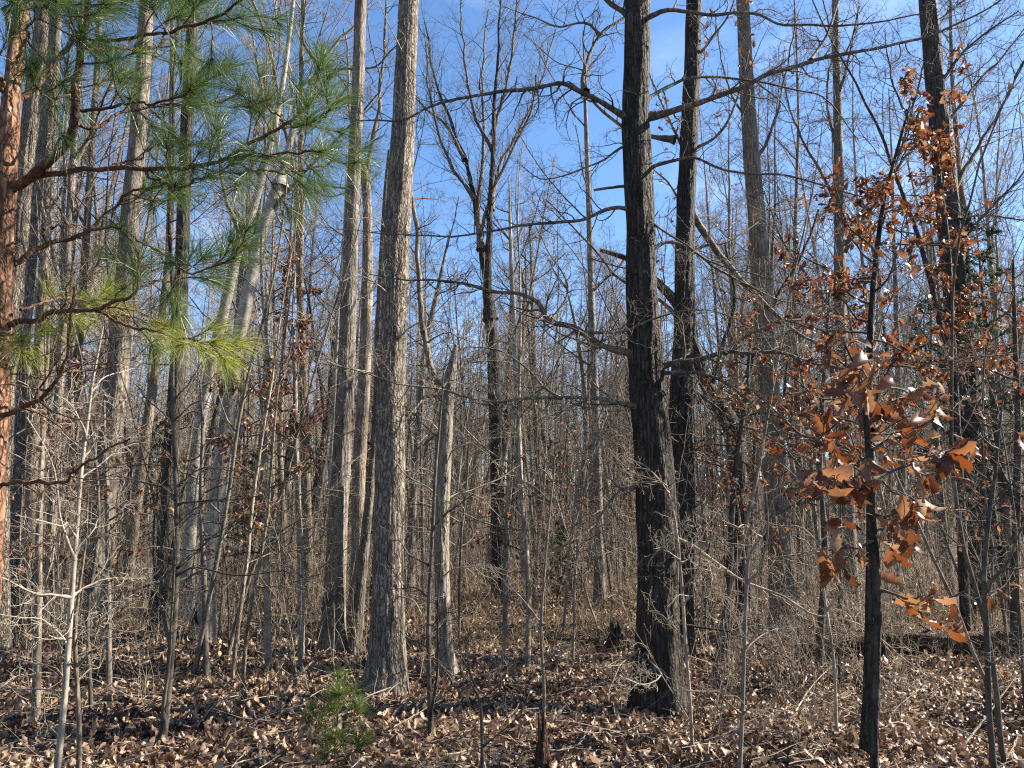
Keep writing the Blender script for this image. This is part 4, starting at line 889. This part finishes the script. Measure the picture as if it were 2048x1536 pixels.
def stump(label, px, py, w, h, mat):
    b = ground_at(px, py); r = px_size(b[1], w) / 2
    t = thing('tree_stump', label, 'stump', b)
    P = np.array([[0, 0, -0.05 + h * f] for f in np.linspace(0, 1, 16)]); rr = r * (1.1 - 0.35 * np.linspace(0, 1, 16)); rr[-1] *= 0.1; rr[-2] *= 0.75
    g = Geo(); ridged(P, rr, 20, g, 0.28, 0.6, px)
    for k in range(5):
        a = k * 1.3; A = np.array([[math.cos(a) * r * 0.5, math.sin(a) * r * 0.5, h * 0.75], [math.cos(a) * r * 0.6, math.sin(a) * r * 0.6, h * (1 + rng.uniform(0.1, 0.5))]])
        g.tubes(np.array([spline(A, 5)]), np.linspace(r * 0.35, 0.003, 5)[None], 5)
    new_obj('trunk', g.mesh('trunk', [mat]), t)
    return t
stump('small dark broken stump in dry grass just before the thick dark oak', 1232, 1300, 30, 0.28, M['oak_bark'])
stump('splintered brown stub of a small tree with straw like fibres on top, nearest the camera', 1085, 1545, 24, 0.26, M['rotten_wood'])

# ------------------------------------------------------------------ pine seedling
sb = ground_at(668, 1560)
seed_t = thing('pine_seedling', 'small soft green pine seedling growing in brown leaves', 'pine seedling', sb)
Ps = grow(np.array([[0, 0, -0.02]]), np.array([[0.05, 0, 1.0]]), np.array([0.50]), 12, 0.05, 0.1)
g = Geo(); g.tubes(Ps, np.linspace(0.006, 0.003, 13)[None], 6)
C, Cr = spawn(Ps, np.linspace(0.006, 0.003, 13)[None], 13, 0.15, 1.0, (40, 75), (0.10, 0.30), 8, 0.08, 0.05, 0.6, 0.002, 0.5, False)
D, Dr = spawn(C, Cr, 2, 0.4, 0.9, (30, 50), (0.3, 0.5), 5, 0.08, 0.03, 0.7, 0.0015)
g.tubes(C, Cr, 4); g.tubes(D, Dr, 4)
ng = Geo()
for c in list(C) + list(D): needles(ng, c, 0.15, 210, 0.12, (25, 65), 0.25, 0.0017)
needles(ng, Ps[0], 0.4, 260, 0.085, (20, 60), 0.1, 0.0018)
new_obj('trunk', g.mesh('trunk', [M['pine_limb']]), seed_t)
M['seedling_needle'] = leafmat('fresh_green_needle', [(0, (0.07, 0.115, 0.03)), (0.6, (0.13, 0.18, 0.045)), (1, (0.25, 0.28, 0.08))], 0.45, 0.45)
new_obj('needles', ng.mesh('needles', [M['seedling_needle']], smooth=False), seed_t)

# ------------------------------------------------------------------ evergreens further off
def cedar(label, px, py, H, wid, n=900, Y=None, t_low=0.1, mat='cedar', lean=0.0):
    b = ground_at(px, py) if Y is None else np.array([pix(px, 1060, Y)[0], Y, float(ground_z(pix(px, 1060, Y)[0], Y))])
    t = thing('cedar_tree', label, 'cedar', b)
    P = grow(np.array([[0, 0, -0.05]]), np.array([[lean, 0, 1.0]]), np.array([H]), 20, 0.03, 0.1)
    rr = np.linspace(0.012 * H + 0.02, 0.006, 21)[None]
    g = Geo(); g.tubes(P, rr, 8)
    A, Ar = spawn(P, rr, 46, t_low, 0.99, (55, 85), (wid * 0.6, wid * 1.1), 7, 0.12, 0.03, 0.45, 0.004, 0.75, False)
    C, Cr = spawn(A, Ar, 6, 0.25, 1.0, (30, 60), (0.3, 0.5), 4, 0.15, 0.02, 0.6, 0.003)
    g.tubes(A, Ar, 4); g.tubes(C, Cr, 3)
    new_obj('trunk', g.mesh('trunk', [M['dark_sapling_bark']]), t)
    f = Geo(); B = np.concatenate([C])
    for _ in range(2):
        m = n * 9; bi = rng.integers(0, len(B), m); s = rng.random(m) * 3.999; i = s.astype(int); fr = (s - i)[:, None]
        p = B[bi, i] * (1 - fr) + B[bi, i + 1] * fr
        d = nrm(nrm(B[bi, i + 1] - B[bi, i]) + rng.normal(0, 0.6, (m, 3)))
        sd = nrm(np.cross(d, rng.normal(0, 1, (m, 3)))) * 0.006
        e = p + d * rng.uniform(0.05, 0.14, (m, 1))
        V = np.stack([p - sd, p + sd, e], 1)
        f.add(V.reshape(-1, 3), None, np.arange(m * 3).reshape(-1, 3))
    new_obj('foliage', f.mesh('foliage', [M[mat]], smooth=False), t)
cedar('dark green cedar rising behind copper leaves beyond the stout shaded trunk', 2005, 1240, 7.2, 1.5, Y=13.0, n=1100, t_low=0.35)
cedar('second cedar deeper in the wood, partly hidden by the stout shaded trunk', 1890, 1240, 7.0, 1.2, Y=17.5, n=500, t_low=0.4)
cedar('small dull green cedar far beyond the clearing', 1105, 1200, 5.0, 1.2, Y=27, n=500, t_low=0.05)
cedar('low green cedar sapling by the thin pale pole past the clearing', 1120, 1190, 1.6, 0.5, Y=17, n=250, t_low=0.05, mat='cedar')
cedar('dull green cedar between the leaning white trunk and the tall grey trunk', 500, 1200, 3.2, 0.9, Y=17, n=450, t_low=0.05)
cedar('small cedar in shade behind the mottled forked trunk', 728, 1200, 4.0, 1.0, Y=19, n=400, t_low=0.05)
cedar('dull green cedar in shade past the broad pale trunk', 270, 1210, 4.2, 1.2, Y=18, n=450, t_low=0.05)

# ------------------------------------------------------------------ the wood behind: bare trees, each an object
BARK3 = ['grey_bark', 'tan_bark', 'dark_bark', 'limb_bark']
def proto_tree(H, r0, t_crown, n1, n2, n3, n4, bend, ang1, up1, mat, k=10, len1=(0.10, 0.24), fork=0, thin=1.0):
    d0 = np.array([[rng.normal(0, 0.04), rng.normal(0, 0.04), 1.0]])
    P = grow(np.array([[0, 0, -0.1]]), d0, np.array([H]), 26, bend, 0.03)
    u = np.linspace(0, 1, 27)
    Rd = (r0 * (1 - 0.88 * u ** 0.85))[None]; Rd[0, 0] *= 1.35
    g = Geo(); g.tubes(P, Rd, k)
    if fork:
        F, Fr = spawn(P, Rd, fork, 0.25, 0.6, (12, 28), (0.45, 0.65), 16, 0.07, 0.08, 0.75, 0.012, 0.2); g.tubes(F, Fr, 7)
    tr = g.mesh('trunk', [M[mat]])
    c = Geo()
    A, Ar = spawn(P, Rd, n1, t_crown, 0.98, ang1, (len1[0] * H, len1[1] * H), 9, 0.13, up1, 0.42, 0.006 * thin, 0.6, False)
    if fork:
        A2, Ar2 = spawn(F, Fr, max(4, n1 // 3), 0.2, 0.98, ang1, (len1[0] * H * 0.6, len1[1] * H * 0.7), 9, 0.13, up1, 0.5, 0.006 * thin, 0.6, False)
        A, Ar = np.concatenate([A, A2]), np.concatenate([Ar, Ar2])
    B, Br = spawn(A, Ar, n2, 0.2, 1.0, (28, 65), (0.28, 0.55), 6, 0.17, up1 * 0.8, 0.55, 0.004 * thin, 0.5)
    C, Cr = spawn(B, Br, n3, 0.15, 1.0, (28, 65), (0.3, 0.6), 4, 0.2, 0.04, 0.6, 0.003 * thin, 0.4)
    c.tubes(A, Ar, 5); c.tubes(B, Br, 4); c.tubes(C, Cr, 3)
    if n4:
        D, Dr = spawn(C, Cr, n4, 0.15, 1.0, (28, 60), (0.35, 0.7), 3, 0.2, 0.03, 0.6, 0.0025 * thin, 0.3); c.tubes(D, Dr, 3)
    return tr, c.mesh('crown', [M['twig'] if mat in ('grey_bark', 'tan_bark') else M['limb_bark']]), mat

PROTO = []
for i in range(9):
    H = [17, 15, 19, 13, 16, 18, 12, 15, 20][i]; r = [0.13, 0.10, 0.17, 0.07, 0.11, 0.15, 0.06, 0.09, 0.19][i]
    mat = ['tan_bark', 'grey_bark', 'tan_bark', 'dark_bark', 'tan_bark', 'grey_bark', 'tan_bark', 'limb_bark', 'dark_bark'][i]
    PROTO.append(proto_tree(H, r, [0.45, 0.3, 0.5, 0.3, 0.4, 0.45, 0.3, 0.35, 0.45][i], [22, 22, 24, 18, 22, 24, 18, 20, 24][i], 7, 5, 3, [0.02, 0.03, 0.02, 0.05, 0.03, 0.02, 0.05, 0.04, 0.02][i],
                            [(35, 60), (45, 75), (35, 60), (40, 80), (30, 55), (45, 70), (35, 70), (40, 75), (35, 60)][i], [0.06, 0.02, 0.06, 0.01, 0.08, 0.03, 0.05, 0.02, 0.06][i], mat, fork=[0, 0, 1, 0, 2, 0, 1, 0, 1][i]))

NUM = ['', 'only', 'second', 'third', 'fourth', 'fifth', 'sixth', 'seventh', 'eighth', 'ninth', 'tenth', 'eleventh', 'twelfth', 'thirteenth', 'fourteenth', 'fifteenth', 'sixteenth', 'seventeenth', 'eighteenth', 'nineteenth', 'twentieth']
def describe(rows, far_word, limit=16):
    """rows: dict(o, px, Y, adj, kind, more). Sets a label of its own on each: look, then the place beside a known tree, then its turn from the left"""
    by = {}
    for r in rows:
        c = [h for h in HERO]
        h = min(c, key=lambda h: abs(h[0] - r['px']) + 0.4 * abs(h[1] - r['Y']))
        rel = 'behind' if r['Y'] > h[1] else 'before'
        side = 'right of' if r['px'] > h[0] else 'left of'
        far = next(wd for lim, wd in far_word if r['Y'] < lim)
        key = (r['adj'], r['kind'], far, side, h[2])
        by.setdefault(key, []).append(r)
    for key, g in by.items():
        g.sort(key=lambda r: r['px'])
        adj, kind, far, side, h = key
        for i, r in enumerate(g):
            if len(g) == 1: s = f'{adj} {kind} {far}, {side} {h}'
            else:
                o = 'leftmost' if i == 0 else 'rightmost' if i == len(g) - 1 else (NUM[i + 1] if i + 1 < len(NUM) else 'further')
                s = f'{o} {adj} {kind} {far}, {side} {h}'
            r['o']['label'] = s

def place_copies(n, ylo, yhi, sep, pick, taken, margin=60, ypow=1.0, avoid=None):
    out = []; tries = 0
    while len(out) < n and tries < 60000:
        tries += 1
        px = rng.uniform(-margin, 2048 + margin)
        Y = (ylo ** (1 + ypow) + rng.random() * (yhi ** (1 + ypow) - ylo ** (1 + ypow))) ** (1 / (1 + ypow))
        x = (px - 1024) / FPX * Y * 1.01
        if avoid and avoid(px, Y): continue
        if any((x - a) ** 2 + (Y - b_) ** 2 < sep ** 2 for a, b_ in taken): continue
        taken.append((x, Y)); out.append((x, Y, px))
    return out

hero_pts = [((h[0] - 1024) / FPX * h[1], h[1]) for h in HERO]
taken = list(hero_pts)
def clearing(px, Y): return (880 < px < 1300 and Y < 20) or (560 < px < 900 and Y < 13) or Y < 11
spots = place_copies(270, 11.5, 52, 0.9, None, taken, 40, 0.55, clearing)
spots.sort(key=lambda s: s[1])
rows = []
for x, Y, px in spots:
    k = int(rng.integers(0, len(PROTO)))
    if Y < 20 and k in (2, 8): k = int(rng.choice([3, 6, 1]))
    tr, cr, mat = PROTO[k]
    s = rng.uniform(0.8, 1.2) if (px < 640 or px > 1400) else rng.uniform(0.5, 0.8)
    t = thing('bare_tree', '', 'tree', (x, Y, float(ground_z(x, Y))), 'bare winter trees of the wood behind')
    lx = rng.normal(0.0, 0.045) + (0.05 if px < 700 and rng.random() < 0.5 else 0)
    t.rotation_euler = (rng.normal(0, 0.03), lx, rng.uniform(0, 6.28))
    t.rotation_mode = 'ZYX' if False else 'XYZ'
    w = rng.uniform(0.7, 1.1)
    t.scale = (s * w, s * w, s)
    for nm, me in (('trunk', tr), ('crown', cr)):
        o = bpy.data.objects.new(nm, me); col.objects.link(o); o.parent = t
    dia = [0.13, 0.10, 0.17, 0.07, 0.11, 0.15, 0.06, 0.09, 0.19][k] * s * w * 2
    adj = ('stout' if dia > 0.3 else 'mid sized' if dia > 0.2 else 'slim' if dia > 0.14 else 'very thin') + ' ' + {'tan_bark': 'tan', 'grey_bark': 'grey', 'dark_bark': 'dark', 'limb_bark': 'brownish'}[mat]
    rows.append(dict(o=t, px=px, Y=Y, adj=adj, kind={2: 'forked tree', 4: 'many stemmed tree', 6: 'forked tree', 8: 'forked tree'}.get(k, 'straight tree'), k=k))
describe(rows, [(17, 'nearby'), (26, 'further in'), (38, 'deep in'), (999, 'far back')])

# ------------------------------------------------------------------ bare saplings and shrubs, each an object
def proto_sapling(H, r0, n1, n2, n3, bend, ang1, mat, up=0.04, l1=(0.12, 0.3)):
    P = grow(np.array([[0, 0, -0.03]]), np.array([[rng.normal(0, 0.06), rng.normal(0, 0.06), 1.0]]), np.array([H]), 22, bend, 0.03)
    Rd = (r0 * (1 - 0.85 * np.linspace(0, 1, 23)))[None]
    g = Geo(); g.tubes(P, Rd, 7)
    tr = g.mesh('stem', [M[mat]])
    c = Geo()
    A, Ar = spawn(P, Rd, n1, 0.18, 0.98, ang1, (l1[0] * H, l1[1] * H), 8, 0.14, up, 0.5, 0.0022, 0.5, False)
    B, Br = spawn(A, Ar, n2, 0.2, 1.0, (30, 70), (0.3, 0.6), 5, 0.2, up, 0.6, 0.0017, 0.4)
    C, Cr = spawn(B, Br, n3, 0.2, 1.0, (30, 70), (0.3, 0.6), 3, 0.2, up, 0.6, 0.0014, 0.4)
    c.tubes(A, Ar, 4); c.tubes(B, Br, 3); c.tubes(C, Cr, 3)
    lf = None
    return tr, c.mesh('crown', [M[mat]]), mat, B
SAP = [proto_sapling(H, r, 15, 5, 3, bd, an, mt) for H, r, bd, an, mt in ((4.2, 0.016, 0.05, (40, 75), 'sapling_bark'), (5.5, 0.022, 0.04, (45, 80), 'sapling_bark'), (3.2, 0.011, 0.07, (35, 75), 'twig'), (6.5, 0.028, 0.03, (40, 70), 'tan_bark'),
       (2.4, 0.009, 0.08, (40, 80), 'twig'), (4.8, 0.017, 0.06, (50, 90), 'dark_sapling_bark'), (3.6, 0.013, 0.07, (40, 80), 'dark_sapling_bark'), (7.5, 0.033, 0.03, (35, 65), 'sapling_bark'))]
sap_leaves = {}
for k in (0, 1, 2, 4, 5, 6):
    B = SAP[k][3]
    pos, rot, sz = hang_on(B, 70, (0.06, 0.10), 0.3, 0.8)
    g = Geo(); scatter_leaves(g, LOBED[:4], pos, rot, sz); sap_leaves[k] = g.mesh('foliage', [M['rust_leaf' if k in (0, 6) else 'tan_leaf']])
taken2 = [(a, b_) for a, b_ in taken]
SHAFT = [h for h in HERO if h[2] in ('the pale furrowed trunk', 'the knobby broken trunk', 'the tall grey trunk', 'the leaning white trunk', 'the thick dark oak')]
def near_clear(px, Y):
    x = (px - 1024) / FPX * Y
    for h in SHAFT:
        u = x - (h[0] - 1024) / FPX * h[1]
        if 0 < u < 4 and abs(Y - h[1] - u / math.tan(R(SUN_AZ))) < 0.16: return True
    return (Y < 7.4 and 380 < px < 1900) or (690 < px < 920 and Y < 9.5) or (880 < px < 1260 and 9 < Y < 15 and rng.random() < 0.55)
sspots = place_copies(250, 5.0, 24, 0.33, None, taken2, 30, 0.35, near_clear)
rows = []
for x, Y, px in sspots:
    k = int(rng.integers(0, len(SAP)))
    if Y < 7 and k in (3, 7): k = 2
    tr, cr, mat, _ = SAP[k]
    s = rng.uniform(0.7, 1.2)
    t = thing('bare_sapling_tree', '', 'sapling', (x, Y, float(ground_z(x, Y))), 'bare saplings under the big trees')
    t.rotation_euler = (rng.normal(0, 0.06), rng.normal(0, 0.06), rng.uniform(0, 6.28)); t.scale = (s, s, s)
    for nm, me in (('stem', tr), ('crown', cr)):
        o = bpy.data.objects.new(nm, me); col.objects.link(o); o.parent = t
    leafy = k in sap_leaves and rng.random() < 0.42
    if leafy:
        o = bpy.data.objects.new('foliage', sap_leaves[k]); col.objects.link(o); o.parent = t
    H = [4.2, 5.5, 3.2, 6.5, 2.4, 4.8, 3.6, 7.5][k] * s
    adj = ('tall' if H > 5 else 'head high' if H < 2.6 else 'low' if H < 3.4 else 'middling') + ' ' + {'sapling_bark': 'grey', 'twig': 'brownish', 'tan_bark': 'tan', 'dark_sapling_bark': 'dark'}[mat]
    rows.append(dict(o=t, px=px, Y=Y, adj=adj, kind='sapling with brown leaves' if leafy else 'sapling'))
describe(rows, [(7.5, 'close by'), (11, 'further in'), (16, 'deep in'), (99, 'far back')])

def proto_shrub(ns, H, r):
    base = np.stack([rng.normal(0, 0.05, ns), rng.normal(0, 0.05, ns), np.full(ns, -0.02)], 1)
    d = np.stack([rng.normal(0, 0.25, ns), rng.normal(0, 0.25, ns), np.ones(ns)], 1)
    P = grow(base, d, H * rng.uniform(0.6, 1.1, ns), 10, 0.10, 0.02)
    Rd = np.tile(r * (1 - 0.8 * np.linspace(0, 1, 11)), (ns, 1))
    out = []
    for i in range(ns):
        A, Ar = spawn(P[i:i + 1], Rd[i:i + 1], 7, 0.2, 1.0, (30, 70), (0.15, 0.4), 6, 0.2, 0.03, 0.6, 0.0016, 0.4)
        B, Br = spawn(A, Ar, 4, 0.2, 1.0, (30, 70), (0.3, 0.6), 3, 0.2, 0.02, 0.6, 0.0012, 0.4)
        g = Geo(); g.tubes(P[i:i + 1], Rd[i:i + 1], 5); g.tubes(A, Ar, 4); g.tubes(B, Br, 3)
        out.append(g.mesh('stem', [M['twig']]))
    return out
SHR = [proto_shrub(int(rng.integers(4, 9)), rng.uniform(0.8, 1.7), 0.006) for _ in range(6)]
shspots = place_copies(170, 5.0, 18, 0.3, None, taken2, 20, 0.3, lambda px, Y: (Y < 6.0 and rng.random() < 0.75) or (660 < px < 1000 and Y < 9.5) or (900 < px < 1290 and Y < 15 and rng.random() < 0.7))
rows = []
for x, Y, px in shspots:
    k = int(rng.integers(0, 6)); s = rng.uniform(0.5, 1.1)
    t = thing('twiggy_shrub', '', 'shrub', (x, Y, float(ground_z(x, Y))), 'leafless twiggy shrubs on the forest floor')
    t.rotation_euler = (0, 0, rng.uniform(0, 6.28)); t.scale = (s, s, s * rng.uniform(0.8, 1.2))
    for me in SHR[k]:
        o = bpy.data.objects.new('stem', me); col.objects.link(o); o.parent = t
    rows.append(dict(o=t, px=px, Y=Y, adj='knee high' if s < 0.7 else 'waist high', kind='twiggy shrub'))
describe(rows, [(7, 'close by'), (10, 'further in'), (14, 'deep in'), (99, 'far back')])

# ------------------------------------------------------------------ the far wood and the wood to the sides: one mass
far_col = bpy.data.collections.new('far wood kinds')
for i in range(5):
    tr, cr, mat = proto_tree([17, 15, 19, 14, 16][i], [0.12, 0.09, 0.15, 0.07, 0.10][i], 0.35, 16, 6, 4, 2, 0.03, (35, 65), 0.05, ['tan_bark', 'grey_bark', 'tan_bark', 'dark_bark', 'grey_bark'][i], k=6, fork=i % 2, thin=2.2)
    o = bpy.data.objects.new('far_tree_kind', tr); far_col.objects.link(o)
    # one mesh with both
    V1 = np.zeros(len(tr.vertices) * 3); tr.vertices.foreach_get('co', V1); Q1 = np.zeros(len(tr.polygons) * 4, np.int32); tr.loops.foreach_get('vertex_index', Q1)
    V2 = np.zeros(len(cr.vertices) * 3); cr.vertices.foreach_get('co', V2); Q2 = np.zeros(len(cr.polygons) * 4, np.int32); cr.loops.foreach_get('vertex_index', Q2)
    q1, q2 = Q1.reshape(-1, 4), Q2.reshape(-1, 4) + len(tr.vertices)
    o.data = make_mesh('far_tree_kind', np.concatenate([V1, V2]).reshape(-1, 3), np.concatenate([q1, q2]), None, [M[mat], M['twig']], True, np.concatenate([np.zeros(len(q1)), np.ones(len(q2))]))
def instancer(name, pts, rots, scl, coll, label):
    me = make_mesh(name, pts)
    for an, ty, data, dim in (('turn', 'FLOAT_VECTOR', rots, 3), ('size', 'FLOAT_VECTOR', scl, 3)):
        a = me.attributes.new(an, ty, 'POINT'); a.data.foreach_set('vector', np.asarray(data, np.float32).ravel())
    o = new_obj(name, me); o['kind'] = 'stuff'; o['label'] = label
    ng = bpy.data.node_groups.new(name, 'GeometryNodeTree')
    ng.interface.new_socket('Geometry', in_out='INPUT', socket_type='NodeSocketGeometry'); ng.interface.new_socket('Geometry', in_out='OUTPUT', socket_type='NodeSocketGeometry')
    gi, go = ng.nodes.new('NodeGroupInput'), ng.nodes.new('NodeGroupOutput')
    ip = ng.nodes.new('GeometryNodeInstanceOnPoints'); ci = ng.nodes.new('GeometryNodeCollectionInfo')
    ci.inputs['Collection'].default_value = coll; ci.inputs['Separate Children'].default_value = True; ci.inputs['Reset Children'].default_value = True
    at = ng.nodes.new('GeometryNodeInputNamedAttribute'); at.data_type = 'FLOAT_VECTOR'; at.inputs['Name'].default_value = 'turn'
    az = ng.nodes.new('GeometryNodeInputNamedAttribute'); az.data_type = 'FLOAT_VECTOR'; az.inputs['Name'].default_value = 'size'
    er = ng.nodes.new('FunctionNodeEulerToRotation')
    lk = ng.links.new
    lk(gi.outputs[0], ip.inputs['Points']); lk(ci.outputs[0], ip.inputs['Instance']); ip.inputs['Pick Instance'].default_value = True
    lk(at.outputs['Attribute'], er.inputs['Euler']); lk(er.outputs[0], ip.inputs['Rotation']); lk(az.outputs['Attribute'], ip.inputs['Scale'])
    lk(ip.outputs[0], go.inputs[0])
    md = o.modifiers.new('scatter', 'NODES'); md.node_group = ng
    return o
pts = []
for _ in range(900):                      # beyond the counted trees, in view
    px = rng.uniform(-150, 2200); Y = math.sqrt(rng.uniform(40 ** 2, 125 ** 2)); pts.append(((px - 1024) / FPX * Y, Y))
n_out = 0
while n_out < 90:                        # out of view to both sides, whose trunks shade the floor
    a = rng.uniform(-100, 115); d = math.sqrt(rng.uniform(7 ** 2, 45 ** 2))
    x, y = d * math.sin(R(a)), d * math.cos(R(a))
    if y > 0.5 and abs(x) < y * 0.72 + 1.5: continue
    if math.hypot(x, y) < 7: continue
    if 20 < a and d < 27: continue
    if 20 < a and rng.random() < 0.6: continue
    pts.append((x, y)); n_out += 1
pts = np.array(pts); pts = np.column_stack([pts, ground_z(pts[:, 0], pts[:, 1])])
n = len(pts); sc = rng.uniform(0.75, 1.2, n)
instancer('far_woods', pts, np.column_stack([rng.normal(0, 0.04, n), rng.normal(0, 0.04, n), rng.uniform(0, 6.28, n)]), np.column_stack([sc * 1.1, sc * 1.1, sc]), far_col, 'grey brown mass of bare far trees closing the view')
bpy.data.collections  # the kinds themselves stay out of the scene

# ------------------------------------------------------------------ brush, dry grass, fallen leaves
g = Geo()
n = 8000
Y = np.sqrt(rng.uniform(7.0 ** 2, 42 ** 2, n)) ; Y = 7 + (Y - 7) * rng.random(n) ** 0.25
px = rng.uniform(-200, 2250, n); x = (px - 1024) / FPX * Y
keep = ~((px > 900) & (px < 1290) & (Y < 15)) & (np.sin(x * 1.1 + 0.6 * Y) + np.sin(0.7 * x - 0.9 * Y + 2) + rng.normal(0, 0.6, n) > -0.3); x, Y = x[keep], Y[keep]; n = len(x)
base = np.stack([x, Y, ground_z(x, Y) - 0.02], 1)
P = grow(base, np.stack([rng.normal(0, 0.16, n), rng.normal(0, 0.16, n), np.ones(n)], 1), rng.uniform(0.5, 2.6, n) * np.clip(Y / 14, 0.5, 1), 6, 0.10, 0.02)
r0 = rng.uniform(0.0025, 0.006, n) * np.clip(Y / 16, 0.8, 1.6)
Rd = r0[:, None] * (1 - 0.75 * np.linspace(0, 1, 7))
g.tubes(P, Rd, 3)
A, Ar = spawn(P, Rd, 3, 0.3, 1.0, (30, 75), (0.15, 0.45), 3, 0.2, 0.02, 0.6, 0.0015, 0.3)
g.tubes(A, Ar, 3)
n = 9500                                 # and on, far into the wood
Y = np.sqrt(rng.uniform(32 ** 2, 115 ** 2, n)); px = rng.uniform(-250, 2300, n); x = (px - 1024) / FPX * Y
P = grow(np.stack([x, Y, ground_z(x, Y) - 0.05], 1), np.stack([rng.normal(0, 0.12, n), rng.normal(0, 0.12, n), np.ones(n)], 1), rng.uniform(1.5, 9.0, n), 6, 0.08, 0.02)
Rd = (rng.uniform(0.012, 0.035, n) * np.clip(Y / 60, 0.6, 1.4))[:, None] * (1 - 0.75 * np.linspace(0, 1, 7))
g.tubes(P, Rd, 4)
A, Ar = spawn(P, Rd, 3, 0.25, 1.0, (30, 70), (0.2, 0.45), 3, 0.2, 0.03, 0.5, 0.006, 0.3)
g.tubes(A, Ar, 3)
o = new_obj('undergrowth', g.mesh('undergrowth', [M['twig']])); o['kind'] = 'stuff'; o['label'] = 'thicket of dry upright stems and twigs under the trees'

g = Geo()
n = 42000
Y = rng.uniform(9.5, 30, n); px = rng.uniform(-150, 2200, n); x = (px - 1024) / FPX * Y
dens = np.sin(x * 0.9 + 1) * np.sin(Y * 0.7) + 1.0 * np.exp(-((px - 1050) / 330) ** 2) * (Y > 11) + rng.normal(0, 0.5, n)
k = dens > 0.15; x, Y = x[k], Y[k]; n = len(x)
p0 = np.stack([x, Y, ground_z(x, Y) - 0.01], 1)
d = nrm(np.stack([rng.normal(0, 0.45, n), rng.normal(0, 0.45, n), np.ones(n)], 1)); L_ = rng.uniform(0.12, 0.48, n)[:, None]
w = (0.003 * np.clip(Y / 12, 0.8, 1.8))[:, None]
sd = nrm(np.cross(d, rng.normal(0, 1, (n, 3)))) * w
p1 = p0 + d * L_ * 0.6; p2 = p1 + nrm(d + np.stack([rng.normal(0, 0.5, n), rng.normal(0, 0.5, n), np.full(n, -0.45)], 1)) * L_ * 0.45
V = np.stack([p0 - sd, p0 + sd, p1 - sd * 0.8, p1 + sd * 0.8, p2], 1); o5 = np.arange(n)[:, None] * 5
g.add(V.reshape(-1, 3), None, np.concatenate([o5 + [0, 1, 3], o5 + [0, 3, 2], o5 + [2, 3, 4]]))
o = new_obj('dry_grass', g.mesh('dry_grass', [M['dry_grass']], smooth=False)); o['kind'] = 'stuff'; o['label'] = 'straw coloured dry grass round the clearing'

def litter(n, ylo, yhi, margin, tmpl, size, flat, ypow=1.0):
    Y = (ylo ** (1 + ypow) + rng.random(n) * (yhi ** (1 + ypow) - ylo ** (1 + ypow))) ** (1 / (1 + ypow))
    px = rng.uniform(-margin, 2048 + margin, n); x = (px - 1024) / FPX * Y
    pos = np.stack([x, Y, ground_z(x, Y) + rng.uniform(0.0, 0.045, n)], 1)
    a = rng.uniform(0, 2 * math.pi, n)
    tip = np.stack([np.cos(a), np.sin(a), rng.normal(0, flat, n)], 1)
    nor = np.stack([rng.normal(0, flat, n), rng.normal(0, flat, n), rng.choice([-1.0, 1.0], n)], 1)
    return pos, frames(tip, nor), rng.uniform(size[0], size[1], n)
g = Geo()
near = litter(19000, 3.0, 9.0, 350, LOBED, (0.055, 0.10), 0.55)
damp = Geo()
def both(tm, pos, rot, sz):
    d = np.sin(1.7 * pos[:, 0] + 1.1 * pos[:, 1]) + np.sin(2.6 * pos[:, 1] - 0.9 * pos[:, 0] + 1) + np.sin(4.1 * pos[:, 0] - 3.3 * pos[:, 1]) * 0.6 + rng.normal(0, 0.5, len(pos))
    k = d > 0.9
    scatter_leaves(damp, tm, pos[k], rot[k], sz[k]); scatter_leaves(g, tm, pos[~k], rot[~k], sz[~k])
both(LOBED, *near)
both(OVAL, *litter(14000, 3.0, 9.0, 350, OVAL, (0.035, 0.085), 0.6))
both(OVAL, *litter(22000, 8.5, 16.0, 200, OVAL, (0.06, 0.11), 0.55))
for hx, hy in hero_pts:                   # leaves drifted against the feet of the trunks
    if hy < 14:
        m = 260; a = rng.uniform(0, 6.28, m); rr = 0.22 + np.abs(rng.normal(0, 0.22, m))
        pos = np.stack([hx + rr * np.cos(a), hy + rr * np.sin(a), np.zeros(m)], 1); pos[:, 2] = ground_z(pos[:, 0], pos[:, 1]) + rng.uniform(0.0, 0.13, m) * np.exp(-rr / 0.4)
        _, rot, sz = litter(m, 5, 6, 0, None, (0.05, 0.10), 0.8)
        both(LOBED, pos, rot, sz)
scatter_leaves(g, SIMPLE, *litter(42000, 15.0, 40.0, 200, SIMPLE, (0.10, 0.17), 0.6))
o = new_obj('leaf_litter', g.mesh('leaf_litter', [M['litter_leaf']])); o['kind'] = 'stuff'; o['label'] = 'deep litter of curled brown oak leaves on the forest floor'
o = new_obj('damp_leaf_litter', damp.mesh('damp_leaf_litter', [M['damp_leaf']])); o['kind'] = 'stuff'; o['label'] = 'patches of darker damp leaves among the pale ones'
# the largest fallen leaves, one by one
lm = leaf_meshes(LOBED + OVAL[:2], M['litter_leaf'])
pos, rot, sz = litter(300, 4.55, 6.2, -10, LOBED, (0.08, 0.115), 0.45)
pos[:, 2] += 0.035
leaf_objects(lm, ground, pos, rot, sz)
# twigs lying about
g = Geo(); n = 3800
pos, rot, sz = litter(n, 3.5, 16, 200, None, (0.15, 0.7), 0.15)
P = grow(pos + [0, 0, 0.02], rot[:, :, 1], sz, 4, 0.15, 0.0)
g.tubes(P, np.tile(rng.uniform(0.0015, 0.005, n)[:, None], (1, 5)) * np.linspace(1, 0.5, 5), 4)
o = new_obj('fallen_twig_litter', g.mesh('fallen_twig_litter', [M['dead_twig']])); o['kind'] = 'stuff'; o['label'] = 'small dead twigs scattered over the leaves'
